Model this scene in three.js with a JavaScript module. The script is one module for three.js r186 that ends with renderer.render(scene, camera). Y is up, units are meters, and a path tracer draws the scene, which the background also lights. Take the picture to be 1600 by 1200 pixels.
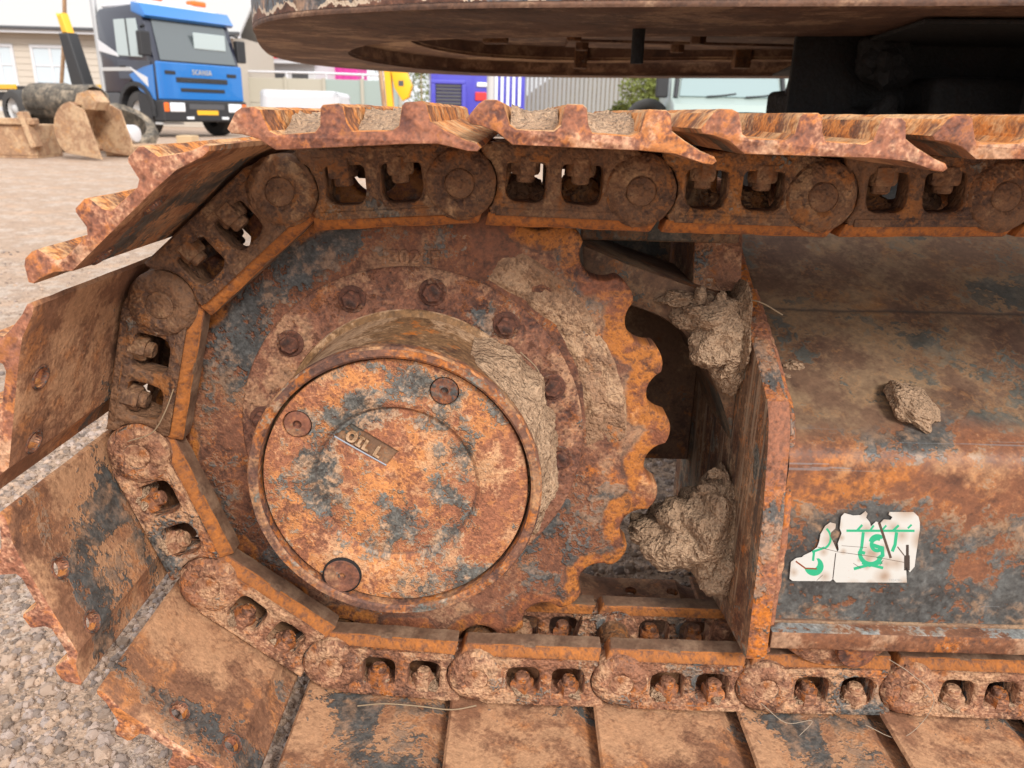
import * as THREE from 'three';
import { mergeGeometries, toCreasedNormals } from 'three/addons/utils/BufferGeometryUtils.js';
import { RoundedBoxGeometry } from 'three/addons/geometries/RoundedBoxGeometry.js';
import { TextGeometry } from 'three/addons/geometries/TextGeometry.js';
import { FontLoader } from 'three/addons/loaders/FontLoader.js';
import { ImprovedNoise } from 'three/addons/math/ImprovedNoise.js';
import { Brush, Evaluator, SUBTRACTION } from 'three-bvh-csg';

// ------------------------------------------------------------------ camera, sky, sun, exposure
const scene = new THREE.Scene();
const camera = new THREE.PerspectiveCamera(52.29, 4 / 3, 0.05, 400);
camera.position.set(0.1135, 0.7035, 0.7546);
camera.rotation.set(THREE.MathUtils.degToRad(-19.067), THREE.MathUtils.degToRad(0.255), THREE.MathUtils.degToRad(1.411), 'YXZ');
camera.focus = 0.78;
camera.userData.fStop = 11;
const renderer = new THREE.WebGLRenderer({ antialias: true });
renderer.toneMapping = THREE.LinearToneMapping;
renderer.toneMappingExposure = 2.1;
renderer.shadowMap.enabled = true;
{
  const W = 256, H = 128, d = new Float32Array(W * H * 4);
  const sd = new THREE.Vector3(0.4, 0.62, 0.75).normalize();
  for (let y = 0; y < H; y++) for (let x = 0; x < W; x++) {
    const th = (y + 0.5) / H * Math.PI, el = th - Math.PI / 2, az = (x + 0.5) / W * 2 * Math.PI - Math.PI;
    const v = new THREE.Vector3(Math.cos(el) * Math.cos(az), Math.sin(el), Math.cos(el) * Math.sin(az));
    const up = Math.max(0, v.y), c = Math.max(0, v.dot(sd));
    let L = v.y < 0 ? 0.25 : 0.6 + 0.3 * up + 0.5 * Math.pow(c, 5);
    const i = (y * W + x) * 4;
    d[i] = L * 0.985; d[i + 1] = L; d[i + 2] = L * 1.03; d[i + 3] = 1;
  }
  const sky = new THREE.DataTexture(d, W, H, THREE.RGBAFormat, THREE.FloatType);
  sky.mapping = THREE.EquirectangularReflectionMapping; sky.magFilter = THREE.LinearFilter; sky.needsUpdate = true;
  scene.background = sky; scene.environment = sky;
  const sun = new THREE.DirectionalLight(new THREE.Color(1, 0.95, 0.88), 1.5);
  sun.position.copy(sd).multiplyScalar(8); sun.castShadow = true; sun.shadow.radius = 24;
  sun.shadow.mapSize.set(2048, 2048);
  Object.assign(sun.shadow.camera, { left: -3, right: 3, top: 3, bottom: -3, near: 0.5, far: 20 });
  scene.add(sun);
}

// ------------------------------------------------------------------ helpers
const R = THREE.MathUtils.degToRad, V2 = (x, y) => new THREE.Vector2(x, y), V3 = (x, y, z) => new THREE.Vector3(x, y, z);
function rng(s) { return () => { s = (s + 0x6d2b79f5) | 0; let t = Math.imul(s ^ (s >>> 15), 1 | s); t = (t + Math.imul(t ^ (t >>> 7), 61 | t)) ^ t; return ((t ^ (t >>> 14)) >>> 0) / 4294967296; }; }
const clamp = (x, a = 0, b = 1) => x < a ? a : x > b ? b : x;
const sm = (a, b, x) => { const t = clamp((x - a) / (b - a)); return t * t * (3 - 2 * t); };
const pn = new ImprovedNoise();
const fb = (x, y, z, o = 4) => { let s = 0, a = 1, f = 1; for (let i = 0; i < o; i++) { s += a * pn.noise(x * f, y * f, z * f + i * 7.1); a *= 0.5; f *= 2.03; } return s; };

// periodic noise fields, 1024 x 1024, mean 0 and deviation 1
const S = 1024, M = 1023;
function field(seed, fx, fy, oct, gain) {
  const out = new Float32Array(S * S), r = rng(seed); let amp = 1;
  for (let o = 0; o < oct; o++) {
    const nx = fx << o, ny = fy << o; if (nx > 512 || ny > 512) break;
    const lat = new Float32Array(nx * ny); for (let i = 0; i < lat.length; i++) lat[i] = r() * 2 - 1;
    const xi = new Int32Array(S), xt = new Float32Array(S);
    for (let x = 0; x < S; x++) { const f = x * nx / S, i = Math.floor(f), t = f - i; xi[x] = i; xt[x] = t * t * (3 - 2 * t); }
    for (let y = 0; y < S; y++) {
      const f = y * ny / S, j = Math.floor(f), t = f - j, ty = t * t * (3 - 2 * t), a = (j % ny) * nx, b = ((j + 1) % ny) * nx;
      for (let x = 0; x < S; x++) {
        const i0 = xi[x], i1 = (i0 + 1) % nx, tx = xt[x], p = lat[a + i0] + (lat[a + i1] - lat[a + i0]) * tx, q = lat[b + i0] + (lat[b + i1] - lat[b + i0]) * tx;
        out[y * S + x] += amp * (p + (q - p) * ty);
      }
    }
    amp *= gain;
  }
  let m = 0, v = 0; for (const k of out) m += k; m /= out.length; for (const k of out) v += (k - m) ** 2; v = Math.sqrt(v / out.length);
  for (let i = 0; i < out.length; i++) out[i] = (out[i] - m) / v;
  return out;
}
const NA = field(11, 4, 4, 8, 0.55), NB = field(23, 8, 8, 7, 0.62), NC = field(37, 24, 24, 5, 0.7), ND = field(41, 128, 128, 3, 0.8), NE = field(53, 5, 5, 8, 0.58), NF = field(67, 12, 12, 6, 0.66), NS = field(71, 3, 40, 5, 0.7);
const at = (f, x, y) => f[((y & M) << 10) | (x & M)];
const mixc = (a, b, t) => { a[0] += (b[0] - a[0]) * t; a[1] += (b[1] - a[1]) * t; a[2] += (b[2] - a[2]) * t; };
const srgb = new Uint8Array(4097); for (let i = 0; i <= 4096; i++) { const l = i / 4096; srgb[i] = Math.round(255 * (l <= 0.0031308 ? 12.92 * l : 1.055 * Math.pow(l, 1 / 2.4) - 0.055)); }
const s8 = (l) => srgb[l < 0 ? 0 : l > 1 ? 4096 : (l * 4096) | 0];

// a painted surface: fn(x, y, o) sets o.c (linear colour), o.h (height 0..1), o.k (roughness)
function surface(W, H, fn, clampEdge, half) {
  const q = half ? 1 : 0, a = new Uint8Array(W * H * 4), b = new Uint8Array((W >> q) * (H >> q) * 4), o = { c: [0, 0, 0], h: 0.5, k: 0.8 };
  for (let y = 0, i = 0; y < H; y++) for (let x = 0; x < W; x++, i += 4) {
    fn(x, y, o);
    a[i] = s8(o.c[0]); a[i + 1] = s8(o.c[1]); a[i + 2] = s8(o.c[2]); a[i + 3] = 255;
    if (q && ((x | y) & 1)) continue;
    const k = q ? ((y >> 1) * (W >> 1) + (x >> 1)) * 4 : i; b[k] = clamp(o.h) * 255; b[k + 1] = clamp(o.k) * 255; b[k + 3] = 255;
  }
  const mk = (d, W, H) => { const t = new THREE.DataTexture(d, W, H); t.wrapS = t.wrapT = clampEdge ? THREE.ClampToEdgeWrapping : THREE.RepeatWrapping; t.magFilter = THREE.LinearFilter; t.minFilter = THREE.LinearMipmapLinearFilter; t.needsUpdate = true; return t; };
  const map = mk(a, W, H), dat = mk(b, W >> q, H >> q); map.colorSpace = THREE.SRGBColorSpace;
  return { map, bumpMap: dat, roughnessMap: dat };
}
// real surface colours (linear)
const C = {
  dark: [0.075, 0.03, 0.02], mid: [0.2, 0.082, 0.045], orange: [0.42, 0.135, 0.03], light: [0.46, 0.23, 0.12], dust: [0.36, 0.2, 0.115], mud: [0.36, 0.245, 0.17],
  slate: [0.055, 0.061, 0.067], purple: [0.09, 0.035, 0.04], pale: [0.45, 0.42, 0.38],
};
// layered rust: dark scale, mid rust, orange bloom, dust, old paint
function rust(x, y, o, q) {
  const s = q.seed | 0, wx = x + s * 131 + (at(NF, x + 300, y + s * 57) * 6 | 0), wy = y + s * 77 + (at(NF, x + s * 91, y + 700) * 6 | 0), c = o.c, w2 = wx << 1, v2 = wy << 1;
  const K = q.fine ?? 0.75, a = at(NA, wx, wy), b = at(NB, w2 + 211, v2 + 97), e = at(NE, wx + 517, wy + 331), f = K * at(NC, x + s * 13, y + s * 29), d = K * at(ND, x, y + s * 17), n2 = at(NB, wx + 640, wy + 480), n3 = (0.5 + 0.5 * K) * at(NF, w2 + 150, v2 + 820), f2 = K * at(NC, w2 + 77, v2 + s * 41);
  c[0] = q.dark[0]; c[1] = q.dark[1]; c[2] = q.dark[2];
  const t = sm(-1.7, 1.0, 0.45 * a + 0.35 * b + 0.4 * f + 0.25 * d + 0.15 + (q.midShift || 0)); mixc(c, q.mid, t);
  const u = sm(-0.1, 1.7, 0.5 * e + 0.5 * n3 + 0.5 * f2 + 0.25 * d + (q.orangeShift || 0)); mixc(c, q.orange, u);
  const v = sm(0.0, 1.8, 0.65 * n2 + 0.4 * a + 0.5 * f + 0.25 * d + (q.dustShift || 0)); mixc(c, q.dust, v * 0.92);
  // dark pitting, fine
  const pit = sm(0.9, 1.7, 0.55 * n3 + 0.6 * f2 + 0.4 * d); mixc(c, C.dark, pit * (q.pits ?? 0.55) * 0.75);
  let h = 0.5 + 0.08 * f + 0.07 * d + 0.05 * b + 0.05 * f2 - 0.13 * pit, k = 0.82 + 0.06 * d;
  if (q.paint > -9) {
    const fk = 1 / Math.max(K, 0.5), pm = 0.55 * e + 0.62 * at(NA, wx + 800, wy + 111) + 0.35 * n2 + 0.28 * n3 + fk * (0.24 * f + 0.3 * f2 + 0.3 * d) + q.paint, p = sm(0.0, 0.75, pm);
    if (p > 0) { const pc = [q.paintC[0], q.paintC[1], q.paintC[2]], sc = 1 + 0.24 * n3 + 0.2 * d; pc[0] *= sc; pc[1] *= sc; pc[2] *= sc; mixc(pc, q.dust, sm(-0.4, 2.4, b * 0.8 + 0.9 * f2 + 0.3 * d) * 0.62); mixc(c, pc, p * 0.94); h = h * (1 - p) + (0.74 + 0.04 * d + 0.03 * f) * p; k = k * (1 - p * 0.2); }
    const rim = sm(-0.3, 0.2, pm) * (1 - p); mixc(c, q.orange, rim * 0.25);
  }
  const g = (0.9 + 0.15 * d + 0.07 * f2) * (q.gain ?? 1), l = 0.3 * c[0] + 0.6 * c[1] + 0.1 * c[2], sa = q.sat ?? 1.1, ct = q.gain < 0.5 ? 1 : clamp(0.74 + 1.75 * l, 0.74, 1.16); for (let i = 0; i < 3; i++) c[i] = Math.max(0.004, (l + (c[i] - l) * sa) * g * ct * (i == 2 ? 0.9 : 1));
  o.h = h; o.k = k;
}
const base = { dark: C.dark, mid: C.mid, orange: C.orange, dust: C.dust, paintC: C.slate, paint: -99 };
const TILE = 0.46;
function metal(name, q, extra = {}) {
  const p = { ...base, ...q }, z = q.res == 512 ? 1 : 0, t = surface(S >> z, S >> z, (x, y, o) => rust(x << z, y << z, o, p), false, true);
  return Object.assign(new THREE.MeshStandardMaterial({ ...t, bumpScale: (q.bump ?? 0.0022) * 1.9, roughness: 1, metalness: 0, ...extra }), { name });
}
const flat = (name, r, g, b, rough = 0.6, ex = {}) => Object.assign(new THREE.MeshPhysicalMaterial({ color: new THREE.Color().setRGB(r, g, b), roughness: rough, ...ex }), { name });

const mat = {
  linkTop: metal('rusty_link', { seed: 1, gain: 0.98, midShift: 0.35, orangeShift: -0.25, dustShift: -0.3, dark: [0.07, 0.034, 0.025], mid: [0.175, 0.09, 0.053], dust: [0.27, 0.17, 0.107], orange: [0.3, 0.12, 0.04], paint: -2.0, bump: 0.003 }),
  linkLow: metal('dusty_link', { seed: 2, fine: 0.85, midShift: 0.9, orangeShift: -0.45, dustShift: 0.55, mid: [0.24, 0.11, 0.07], dust: [0.39, 0.235, 0.155], paint: -1.1, bump: 0.003 }),
  rail: metal('orange_rail', { seed: 3, midShift: 0.9, orangeShift: 1.1, dustShift: -1.3, orange: [0.31, 0.112, 0.036], mid: [0.21, 0.085, 0.045], dark: [0.12, 0.045, 0.03], pits: 0.5, bump: 0.0015 }),
  tread: metal('rail_tread', { res: 512, seed: 15, fine: 0.4, midShift: 1.0, orangeShift: -1.2, dustShift: 0.2, mid: [0.17, 0.095, 0.065], dust: [0.24, 0.155, 0.11], dark: [0.08, 0.045, 0.03], pits: 0.3, bump: 0.0012 }),
  shoeEnd: metal('shoe_end', { seed: 5, fine: 0.9, midShift: 0.35, orangeShift: -0.1, dustShift: -0.2, dark: [0.13, 0.047, 0.035], mid: [0.28, 0.115, 0.075], dust: [0.45, 0.27, 0.19], orange: [0.42, 0.16, 0.06], bump: 0.0018 }),
  shoeTread: metal('shoe_tread', { seed: 6, midShift: 0.9, orangeShift: 0.9, dustShift: 0.35, orange: [0.46, 0.18, 0.06], dust: [0.47, 0.29, 0.17], bump: 0.0025 }),
  hub: metal('hub_drum', { seed: 7, fine: 0.75, midShift: 1.0, orangeShift: -0.7, dustShift: 0.75, mid: [0.22, 0.12, 0.062], dust: [0.4, 0.265, 0.185], paint: -2.2, pits: 0.2, bump: 0.0012 }),
  plateDirt: metal('dusty_plate', { seed: 8, fine: 0.5, gain: 0.85, midShift: 0.6, orangeShift: -0.5, dustShift: 0.3, dust: [0.3, 0.195, 0.13], mid: [0.19, 0.105, 0.068], paint: -0.75, paintC: [0.075, 0.073, 0.068], bump: 0.001 }),
  plateEdge: metal('rust_edge', { seed: 9, midShift: 0.7, orangeShift: 0.15, dustShift: -0.1, paint: -1.35, mid: [0.27, 0.115, 0.075], dust: [0.4, 0.22, 0.14], bump: 0.0024 }),
  under: metal('underside', { seed: 10, fine: 0.5, midShift: 0.4, orangeShift: -1.6, dustShift: 0.2, dark: [0.08, 0.042, 0.032], mid: [0.17, 0.09, 0.063], dust: [0.32, 0.205, 0.145], bump: 0.003 }),
  underDry: metal('underside_dusty', { res: 512, seed: 11, fine: 0.5, gain: 1.35, midShift: 0.7, orangeShift: -1.2, dustShift: 0.9, dark: [0.08, 0.042, 0.032], mid: [0.2, 0.11, 0.075], dust: [0.36, 0.24, 0.165], bump: 0.003 }),
  greaseShade: metal('greasy_shade_black', { res: 512, seed: 12, gain: 0.25, midShift: -0.6, orangeShift: -3, dustShift: -1.6, dark: [0.016, 0.013, 0.012], mid: [0.03, 0.022, 0.018], dust: [0.06, 0.045, 0.035], bump: 0.002 }),  // near-black colour for greasy parts, also painted shade under the upper structure
  mud: metal('dried_mud', { seed: 13, gain: 0.82, midShift: 1.5, orangeShift: -3, dustShift: 0.8, dark: [0.21, 0.135, 0.095], mid: [0.33, 0.215, 0.15], dust: [0.42, 0.285, 0.205], pits: 0.4, bump: 0.006 }),
  bolt: metal('bolt_head', { res: 512, seed: 14, midShift: 0.4, orangeShift: -0.5, dustShift: -0.2, mid: [0.19, 0.075, 0.05], dark: [0.06, 0.026, 0.02], dust: [0.28, 0.16, 0.1], paint: -0.35, bump: 0.002 }),
};
// ---- geometry helpers
let uvSeed = 1; const uvr = rng(99);
function boxUV(g, tile = TILE, ox = uvr(), oy = uvr()) {
  if (g.index) g = g.toNonIndexed();
  const p = g.attributes.position, uv = new Float32Array(p.count * 2), a = V3(), b = V3(), c = V3(), n = V3();
  for (let i = 0; i < p.count; i += 3) {
    a.fromBufferAttribute(p, i); b.fromBufferAttribute(p, i + 1); c.fromBufferAttribute(p, i + 2);
    n.subVectors(b, a).cross(c.clone().sub(a)); const X = Math.abs(n.x), Y = Math.abs(n.y), Z = Math.abs(n.z);
    for (let k = 0; k < 3; k++) { const v = [a, b, c][k]; let u, w; if (Z >= X && Z >= Y) { u = v.x; w = v.y; } else if (Y >= X) { u = v.x; w = v.z; } else { u = v.z; w = v.y; } uv[(i + k) * 2] = u / tile + ox; uv[(i + k) * 2 + 1] = w / tile + oy; }
  }
  g.setAttribute('uv', new THREE.BufferAttribute(uv, 2)); return g;
}
function planarUV(g, x0, y0, w, h) { if (g.index) g = g.toNonIndexed(); const p = g.attributes.position, uv = new Float32Array(p.count * 2); for (let i = 0; i < p.count; i++) { uv[i * 2] = (p.getX(i) - x0) / w; uv[i * 2 + 1] = (p.getY(i) - y0) / h; } g.setAttribute('uv', new THREE.BufferAttribute(uv, 2)); return g; }
const crease = (g, a = 0.7) => toCreasedNormals(g, a);
function strip(g) { for (const k of Object.keys(g.attributes)) if (!['position', 'normal', 'uv'].includes(k)) g.deleteAttribute(k); return g.index ? g.toNonIndexed() : g; }
const merge = (list) => mergeGeometries(list.map(strip));
function ext(shape, z0, z1, b = 0.001, cs = 8, bs = 2, steps = 1) { const g = new THREE.ExtrudeGeometry(shape, { depth: z1 - z0 - 2 * b, bevelEnabled: b > 0, bevelThickness: b, bevelSize: b, bevelOffset: -b, bevelSegments: bs, curveSegments: cs, steps }); g.translate(0, 0, z0 + b); return g; }
const poly = (pts) => new THREE.Shape(pts.map(([x, y]) => V2(x, y)));
function extX(pts, x0, x1, b = 0.001, steps = 1) { const g = ext(poly(pts.map(([z, y]) => [-z, y])), x0, x1, b, 8, 2, steps); g.rotateY(Math.PI / 2); return g; }      // profile in (z, y), swept along x
function box(x0, x1, y0, y1, z0, z1, r = 0.002) { const g = new RoundedBoxGeometry(x1 - x0, y1 - y0, z1 - z0, 2, Math.min(r, (x1 - x0) / 2.1, (y1 - y0) / 2.1, (z1 - z0) / 2.1)); g.translate((x0 + x1) / 2, (y0 + y1) / 2, (z0 + z1) / 2); return g; }
function lathe(pts, seg = 48, axisZ = true) { const g = new THREE.LatheGeometry(pts.map(([r, z]) => V2(r, z)), seg); if (axisZ) g.rotateX(Math.PI / 2); return g; }
const hexHead = (r, h, seg = 6) => { const pts = [[0, h], [r * 0.88, h], [r, h * 0.82], [r, 0], [0, 0]]; const g = new THREE.LatheGeometry(pts.map(([a, b]) => V2(Math.max(a, 1e-5), b)), seg); return crease(g.toNonIndexed(), 0.4); };
function tube(pts, r, seg = 24, rs = 6) { return new THREE.TubeGeometry(new THREE.CatmullRomCurve3(pts.map((p) => V3(...p))), seg, r, rs); }
function wob(g, amp, freq, seed = 0) { const p = g.attributes.position, n = g.attributes.normal; for (let i = 0; i < p.count; i++) { const x = p.getX(i), y = p.getY(i), z = p.getZ(i), d = amp * fb(x * freq + seed, y * freq, z * freq, 3); p.setXYZ(i, x + n.getX(i) * d, y + n.getY(i) * d, z + n.getZ(i) * d); } return g; }

const used = {};
function numbered(n) { const k = used[n] = (used[n] ?? -1) + 1; return k ? n + '_' + String(k).padStart(3, '0') : n; }
function mesh(name, g, m, parent) { const o = new THREE.Mesh(g, m); o.castShadow = o.receiveShadow = true; o.name = parent ? name : numbered(name); (parent || scene).add(o); return o; }
function thing(name, label, category, pos = [0, 0, 0], turn = 0, group) { const o = new THREE.Group(); o.name = numbered(name); scene.add(o); o.position.set(...pos); o.rotation.y = turn; o.userData = { label, category }; if (group) o.userData.group = group; return o; }
function tag(o, label, category, group, kind) { o.userData.label = label; o.userData.category = category; if (group) o.userData.group = group; if (kind) o.userData.kind = kind; return o; }

// ------------------------------------------------------------------ the ground
const HUB = 0.36;                               // height of the sprocket centre
const groundH = (x, z) => 0.012 * fb(x * 1.3, 0, z * 1.3, 3) * sm(0.1, 0.8, Math.hypot(x, z)) + 0.004 * fb(x * 9, 3, z * 9, 2) - 0.004;
const groundTex = surface(S, S, (x, y, o) => {
  const a = at(NA, x, y), b = at(NB, x + 99, y), f = at(NC, x, y + 40), d = at(ND, x, y), c = o.c; c[0] = 0.34; c[1] = 0.235; c[2] = 0.165;
  mixc(c, [0.4, 0.31, 0.245], sm(-0.4, 1.4, b + 0.5 * f)); mixc(c, [0.2, 0.14, 0.1], sm(0.7, 2, f + 0.4 * d) * 0.8); mixc(c, [0.4, 0.26, 0.17], sm(0, 1.6, a) * 0.6);
  const g = 1 + 0.14 * d + 0.1 * f; c[0] *= g; c[1] *= g; c[2] *= g; o.h = 0.5 + 0.1 * f + 0.09 * d + 0.08 * b; o.k = 0.95;
});
{
  const N = 200, g = new THREE.PlaneGeometry(2, 2, N, N); g.rotateX(-Math.PI / 2);
  const p = g.attributes.position, uv = g.attributes.uv;
  for (let i = 0; i < p.count; i++) { const sp = (t) => Math.sign(t) * (Math.abs(t) * 2.2 + Math.pow(Math.abs(t), 5) * 160), x = sp(p.getX(i)), z = sp(p.getZ(i)); p.setXYZ(i, x, Math.hypot(x, z) < 8 ? groundH(x, z) : 0.01 * fb(x * 0.4, 5, z * 0.4, 2), z); uv.setXY(i, x / 0.8, z / 0.8); }
  g.computeVertexNormals();
  const o = mesh('ground', g, new THREE.MeshStandardMaterial({ ...groundTex, bumpScale: 0.006, roughness: 1 })); o.userData = { kind: 'structure', label: 'pale sandy gravel ground of the yard' };
}
{
  // loose stones, more of them close to the track
  const r = rng(5), variants = [];
  for (let v = 0; v < 3; v++) { const g = new THREE.IcosahedronGeometry(1, 2), p = g.attributes.position; for (let i = 0; i < p.count; i++) { const x = p.getX(i), y = p.getY(i), z = p.getZ(i), k = 1 + 0.5 * pn.noise(x * 1.3 + v * 9, y * 1.3, z * 1.3) + 0.2 * pn.noise(x * 3, y * 3 + v * 5, z * 3); p.setXYZ(i, x * k, y * k * 0.72, z * k * 0.85); } g.computeVertexNormals(); variants.push(crease(g, 0.55)); }
  const m = new THREE.MeshStandardMaterial({ color: 0xffffff, roughness: 0.9 });
  variants.forEach((g, v) => {
    const n = 21000, im = new THREE.InstancedMesh(g, m, n), q = new THREE.Object3D(), col = new THREE.Color();
    for (let i = 0; i < n; i++) {
      let x, z; do { const k = r(); if (k < 0.72) { x = -1.25 + r() * 1.5; z = -1.1 + r() * 1.45; } else if (k < 0.88) { x = -0.1 + r() * 0.9; z = -1.3 + r() * 1.0; } else { x = -2.6 + r() * 3; z = -3.2 + r() * 3.4; } } while (fb(x * 2.2 + 3, 1, z * 2.2, 2) < -0.28 + 0.3 * r() - 0.2);
      const t = r(), s = 0.0015 + 0.0066 * Math.pow(t, 3.6) + (r() < 0.03 ? 0.004 : 0);
      q.position.set(x, groundH(x, z) + s * 0.1, z); q.rotation.set(r() * 0.7, r() * 6.3, r() * 0.7); q.scale.setScalar(s); q.updateMatrix(); im.setMatrixAt(i, q.matrix);
      const b = 0.12 + 0.22 * r(), w = r(); col.setRGB(b * (1.14 + 0.2 * w), b * (0.9 + 0.02 * w), b * (0.78 - 0.14 * w)); im.setColorAt(i, col);
    }
    im.castShadow = im.receiveShadow = true; im.name = numbered('gravel'); scene.add(im); tag(im, 'loose grey and tan gravel stones scattered on the ground', 'gravel', 'gravel stones', 'stuff');
  });
}

// ------------------------------------------------------------------ the excavator
const excavator = thing('excavator', 'rust covered tracked excavator with exposed sprocket, track links and final drive', 'excavator');
const P = 0.1714;
const pins = { '-11': [0.9331, -0.2925], '-10': [0.7618, -0.2918], '-9': [0.5904, -0.2903], '-8': [0.419, -0.2921], '-7': [0.2476, -0.2906], '-6': [0.0763, -0.2884], '-5': [-0.0948, -0.278], '-4': [-0.2297, -0.1722], '-3': [-0.2879, -0.011], '-2': [-0.2433, 0.1545], '-1': [-0.1149, 0.268], 0: [0.0561, 0.28], 1: [0.2275, 0.277], 2: [0.3989, 0.2759], 3: [0.5702, 0.2805], 4: [0.7415, 0.2835], 5: [0.9129, 0.285] };
const ZM = -0.072;                              // middle plane of the chain
const mirrorZ = (g) => { g = g.clone(); const p = g.attributes.position, n = g.attributes.normal, u = g.attributes.uv; for (let i = 0; i < p.count; i++) { p.setZ(i, 2 * ZM - p.getZ(i)); n.setZ(i, -n.getZ(i)); } for (let i = 0; i < p.count; i += 3) for (const a of [p, n, u]) for (let k = 0; k < a.itemSize; k++) { const t = a.getComponent(i + 1, k); a.setComponent(i + 1, k, a.getComponent(i + 2, k)); a.setComponent(i + 2, k, t); } return g; };
function rr(x0, y0, x1, y1, a, b) { // hole with upper radius a and lower radius b
  const h = new THREE.Path(); h.moveTo(x0 + b, y0); h.lineTo(x1 - b, y0); h.quadraticCurveTo(x1, y0, x1, y0 + b); h.lineTo(x1, y1 - a); h.quadraticCurveTo(x1, y1, x1 - a, y1); h.lineTo(x0 + a, y1); h.quadraticCurveTo(x0, y1, x0, y1 - a); h.lineTo(x0, y0 + b); h.quadraticCurveTo(x0, y0, x0 + b, y0); return h;
}
function linkBody(seed) {
  const s = new THREE.Shape(); s.moveTo(0.030, -0.0275); s.lineTo(P + 0.02, -0.0275); s.absarc(P, 0, 0.0345, R(-52), R(92), false); s.lineTo(P - 0.012, 0.0385); s.lineTo(0.05, 0.0385); s.lineTo(0.018, 0.038); s.quadraticCurveTo(0.018, 0.03, 0.024, 0.024); s.absarc(0, 0, 0.0355, R(40), R(-38), true); s.lineTo(0.030, -0.0275);
  s.holes.push(rr(0.0435, -0.0155, 0.0815, 0.021, 0.006, 0.013), rr(0.0965, -0.0155, 0.1355, 0.021, 0.006, 0.013));
  const parts = [ext(s, -0.036, -0.0075, 0.0032, 12, 3)];
  const lug = new THREE.Shape(); lug.absarc(0, 0, 0.0335, R(100), R(-100), false); lug.lineTo(0.04, -0.02); lug.lineTo(0.05, 0.02); lug.lineTo(0.02, 0.034); parts.push(ext(lug, -0.046, -0.022, 0.002, 14));
  const boss = lathe([[0.0137, -0.004], [0.0145, -0.0026], [0.0168, -0.0018], [0.0255, -0.0022], [0.031, -0.0048], [0.0343, -0.0088], [0.0345, -0.03]].map(([r, z]) => [r, z]).reverse(), 40); boss.translate(P, 0, 0); parts.push(boss);
  // rail shoulder fillet on top of the windows
  parts.push(extX([[-0.0105, -0.0285], [-0.0105, -0.0215], [-0.012, -0.0215], [-0.012, -0.0285]].map(([z, y]) => [z + 0.004, y]), 0.034, P + 0.012, 0.0008));
  parts.push(box(0.03, P - 0.012, 0.0285, 0.038, -0.046, -0.0065, 0.003));
  let g = merge(parts.map((q) => strip(crease(strip(q), 0.75))));
  return boxUV(wob(wob(g, 0.001, 50, seed), 0.0007, 190, seed + 3), TILE);
}
const linkGeos = [1, 5.3, 9.1, 13.7, 17.2].map(linkBody), linkFar = linkGeos.map(mirrorZ);
function railGeo() {
  const g = extX([[-0.0108, -0.0262], [-0.0114, -0.0285], [-0.0172, -0.0385], [-0.0186, -0.0395], [-0.0395, -0.0395], [-0.041, -0.038], [-0.041, -0.0262]], 0.0275, P + 0.0195, 0.0014, 24);
  const p = g.attributes.position; for (let i = 0; i < p.count; i++) { const x = p.getX(i), y = p.getY(i), k = (-0.0262 - y) / 0.0133; if (x > P) p.setX(i, x - 0.006 * k * k); else if (x < 0.03) p.setX(i, x - 0.003 * k); }
  for (let i = 0; i < p.count; i++) { const x = p.getX(i), y = p.getY(i), z = p.getZ(i); p.setXYZ(i, x, y + 0.0009 * fb(x * 42, y * 30, z * 60, 2), z + 0.0009 * fb(x * 50 + 7, y * 60, z * 30, 2)); }
  const h = boxUV(crease(strip(g), 0.6), TILE), n = h.attributes.normal, A = [], B = []; for (let i = 0; i < n.count; i += 3) (n.getY(i) < -0.85 && n.getY(i + 1) < -0.8 ? B : A).push(i, i + 1, i + 2); h.setIndex([...A, ...B]); h.clearGroups(); h.addGroup(0, A.length, 0); h.addGroup(A.length, B.length, 1); return h;
}
const mirrorI = (g) => { const h = strip(g), A = g.groups.map((q) => ({ ...q })); h.clearGroups(); const m = mirrorZ(h); A.forEach((q) => m.addGroup(q.start, q.count, q.materialIndex)); return m; };
const railG = railGeo(), railF = mirrorI(railG), railMats = [mat.rail, mat.tread];
const pinG = boxUV(crease(strip(lathe([[0.0138, -0.012], [0.0138, -0.0032], [0.0125, -0.0019], [0.009, -0.0012], [0.004, -0.0015], [0.0001, -0.0013]], 32)), 0.5), TILE), pinF = mirrorZ(pinG);
const nutGs = [0, 1, 2].map((k) => boxUV(wob(merge([hexHead(0.0142, 0.0165, k == 2 ? 4 : 6), strip(crease(strip(new THREE.LatheGeometry([[0.0001, 0.0245], [0.0072, 0.0238], [0.0088, 0.022], [0.0088, 0.014]].map(([a, b]) => V2(a, b)), 16)), 0.5))]), 0.0006, 120, k * 4), TILE));
const cakeGs = [0, 1, 2].map((v) => { const g = strip(new THREE.IcosahedronGeometry(1, 10)), p = g.attributes.position; for (let i = 0; i < p.count; i++) { const a = V3().fromBufferAttribute(p, i), k = 1 + 0.45 * pn.noise(a.x * 1.4 + v * 4.3, a.y * 1.4 + 0.4, a.z * 1.4) + 0.16 * fb(a.x * 4, a.y * 4 + v * 3, a.z * 4, 3); p.setXYZ(i, a.x * k * 0.018, a.y * k * 0.0105, a.z * k * 0.013); } g.computeVertexNormals(); return boxUV(crease(g, 0.5), 0.35); });
const bushG = boxUV(lathe([[0.021, -0.101], [0.021, -0.043]], 24), TILE);
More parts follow.
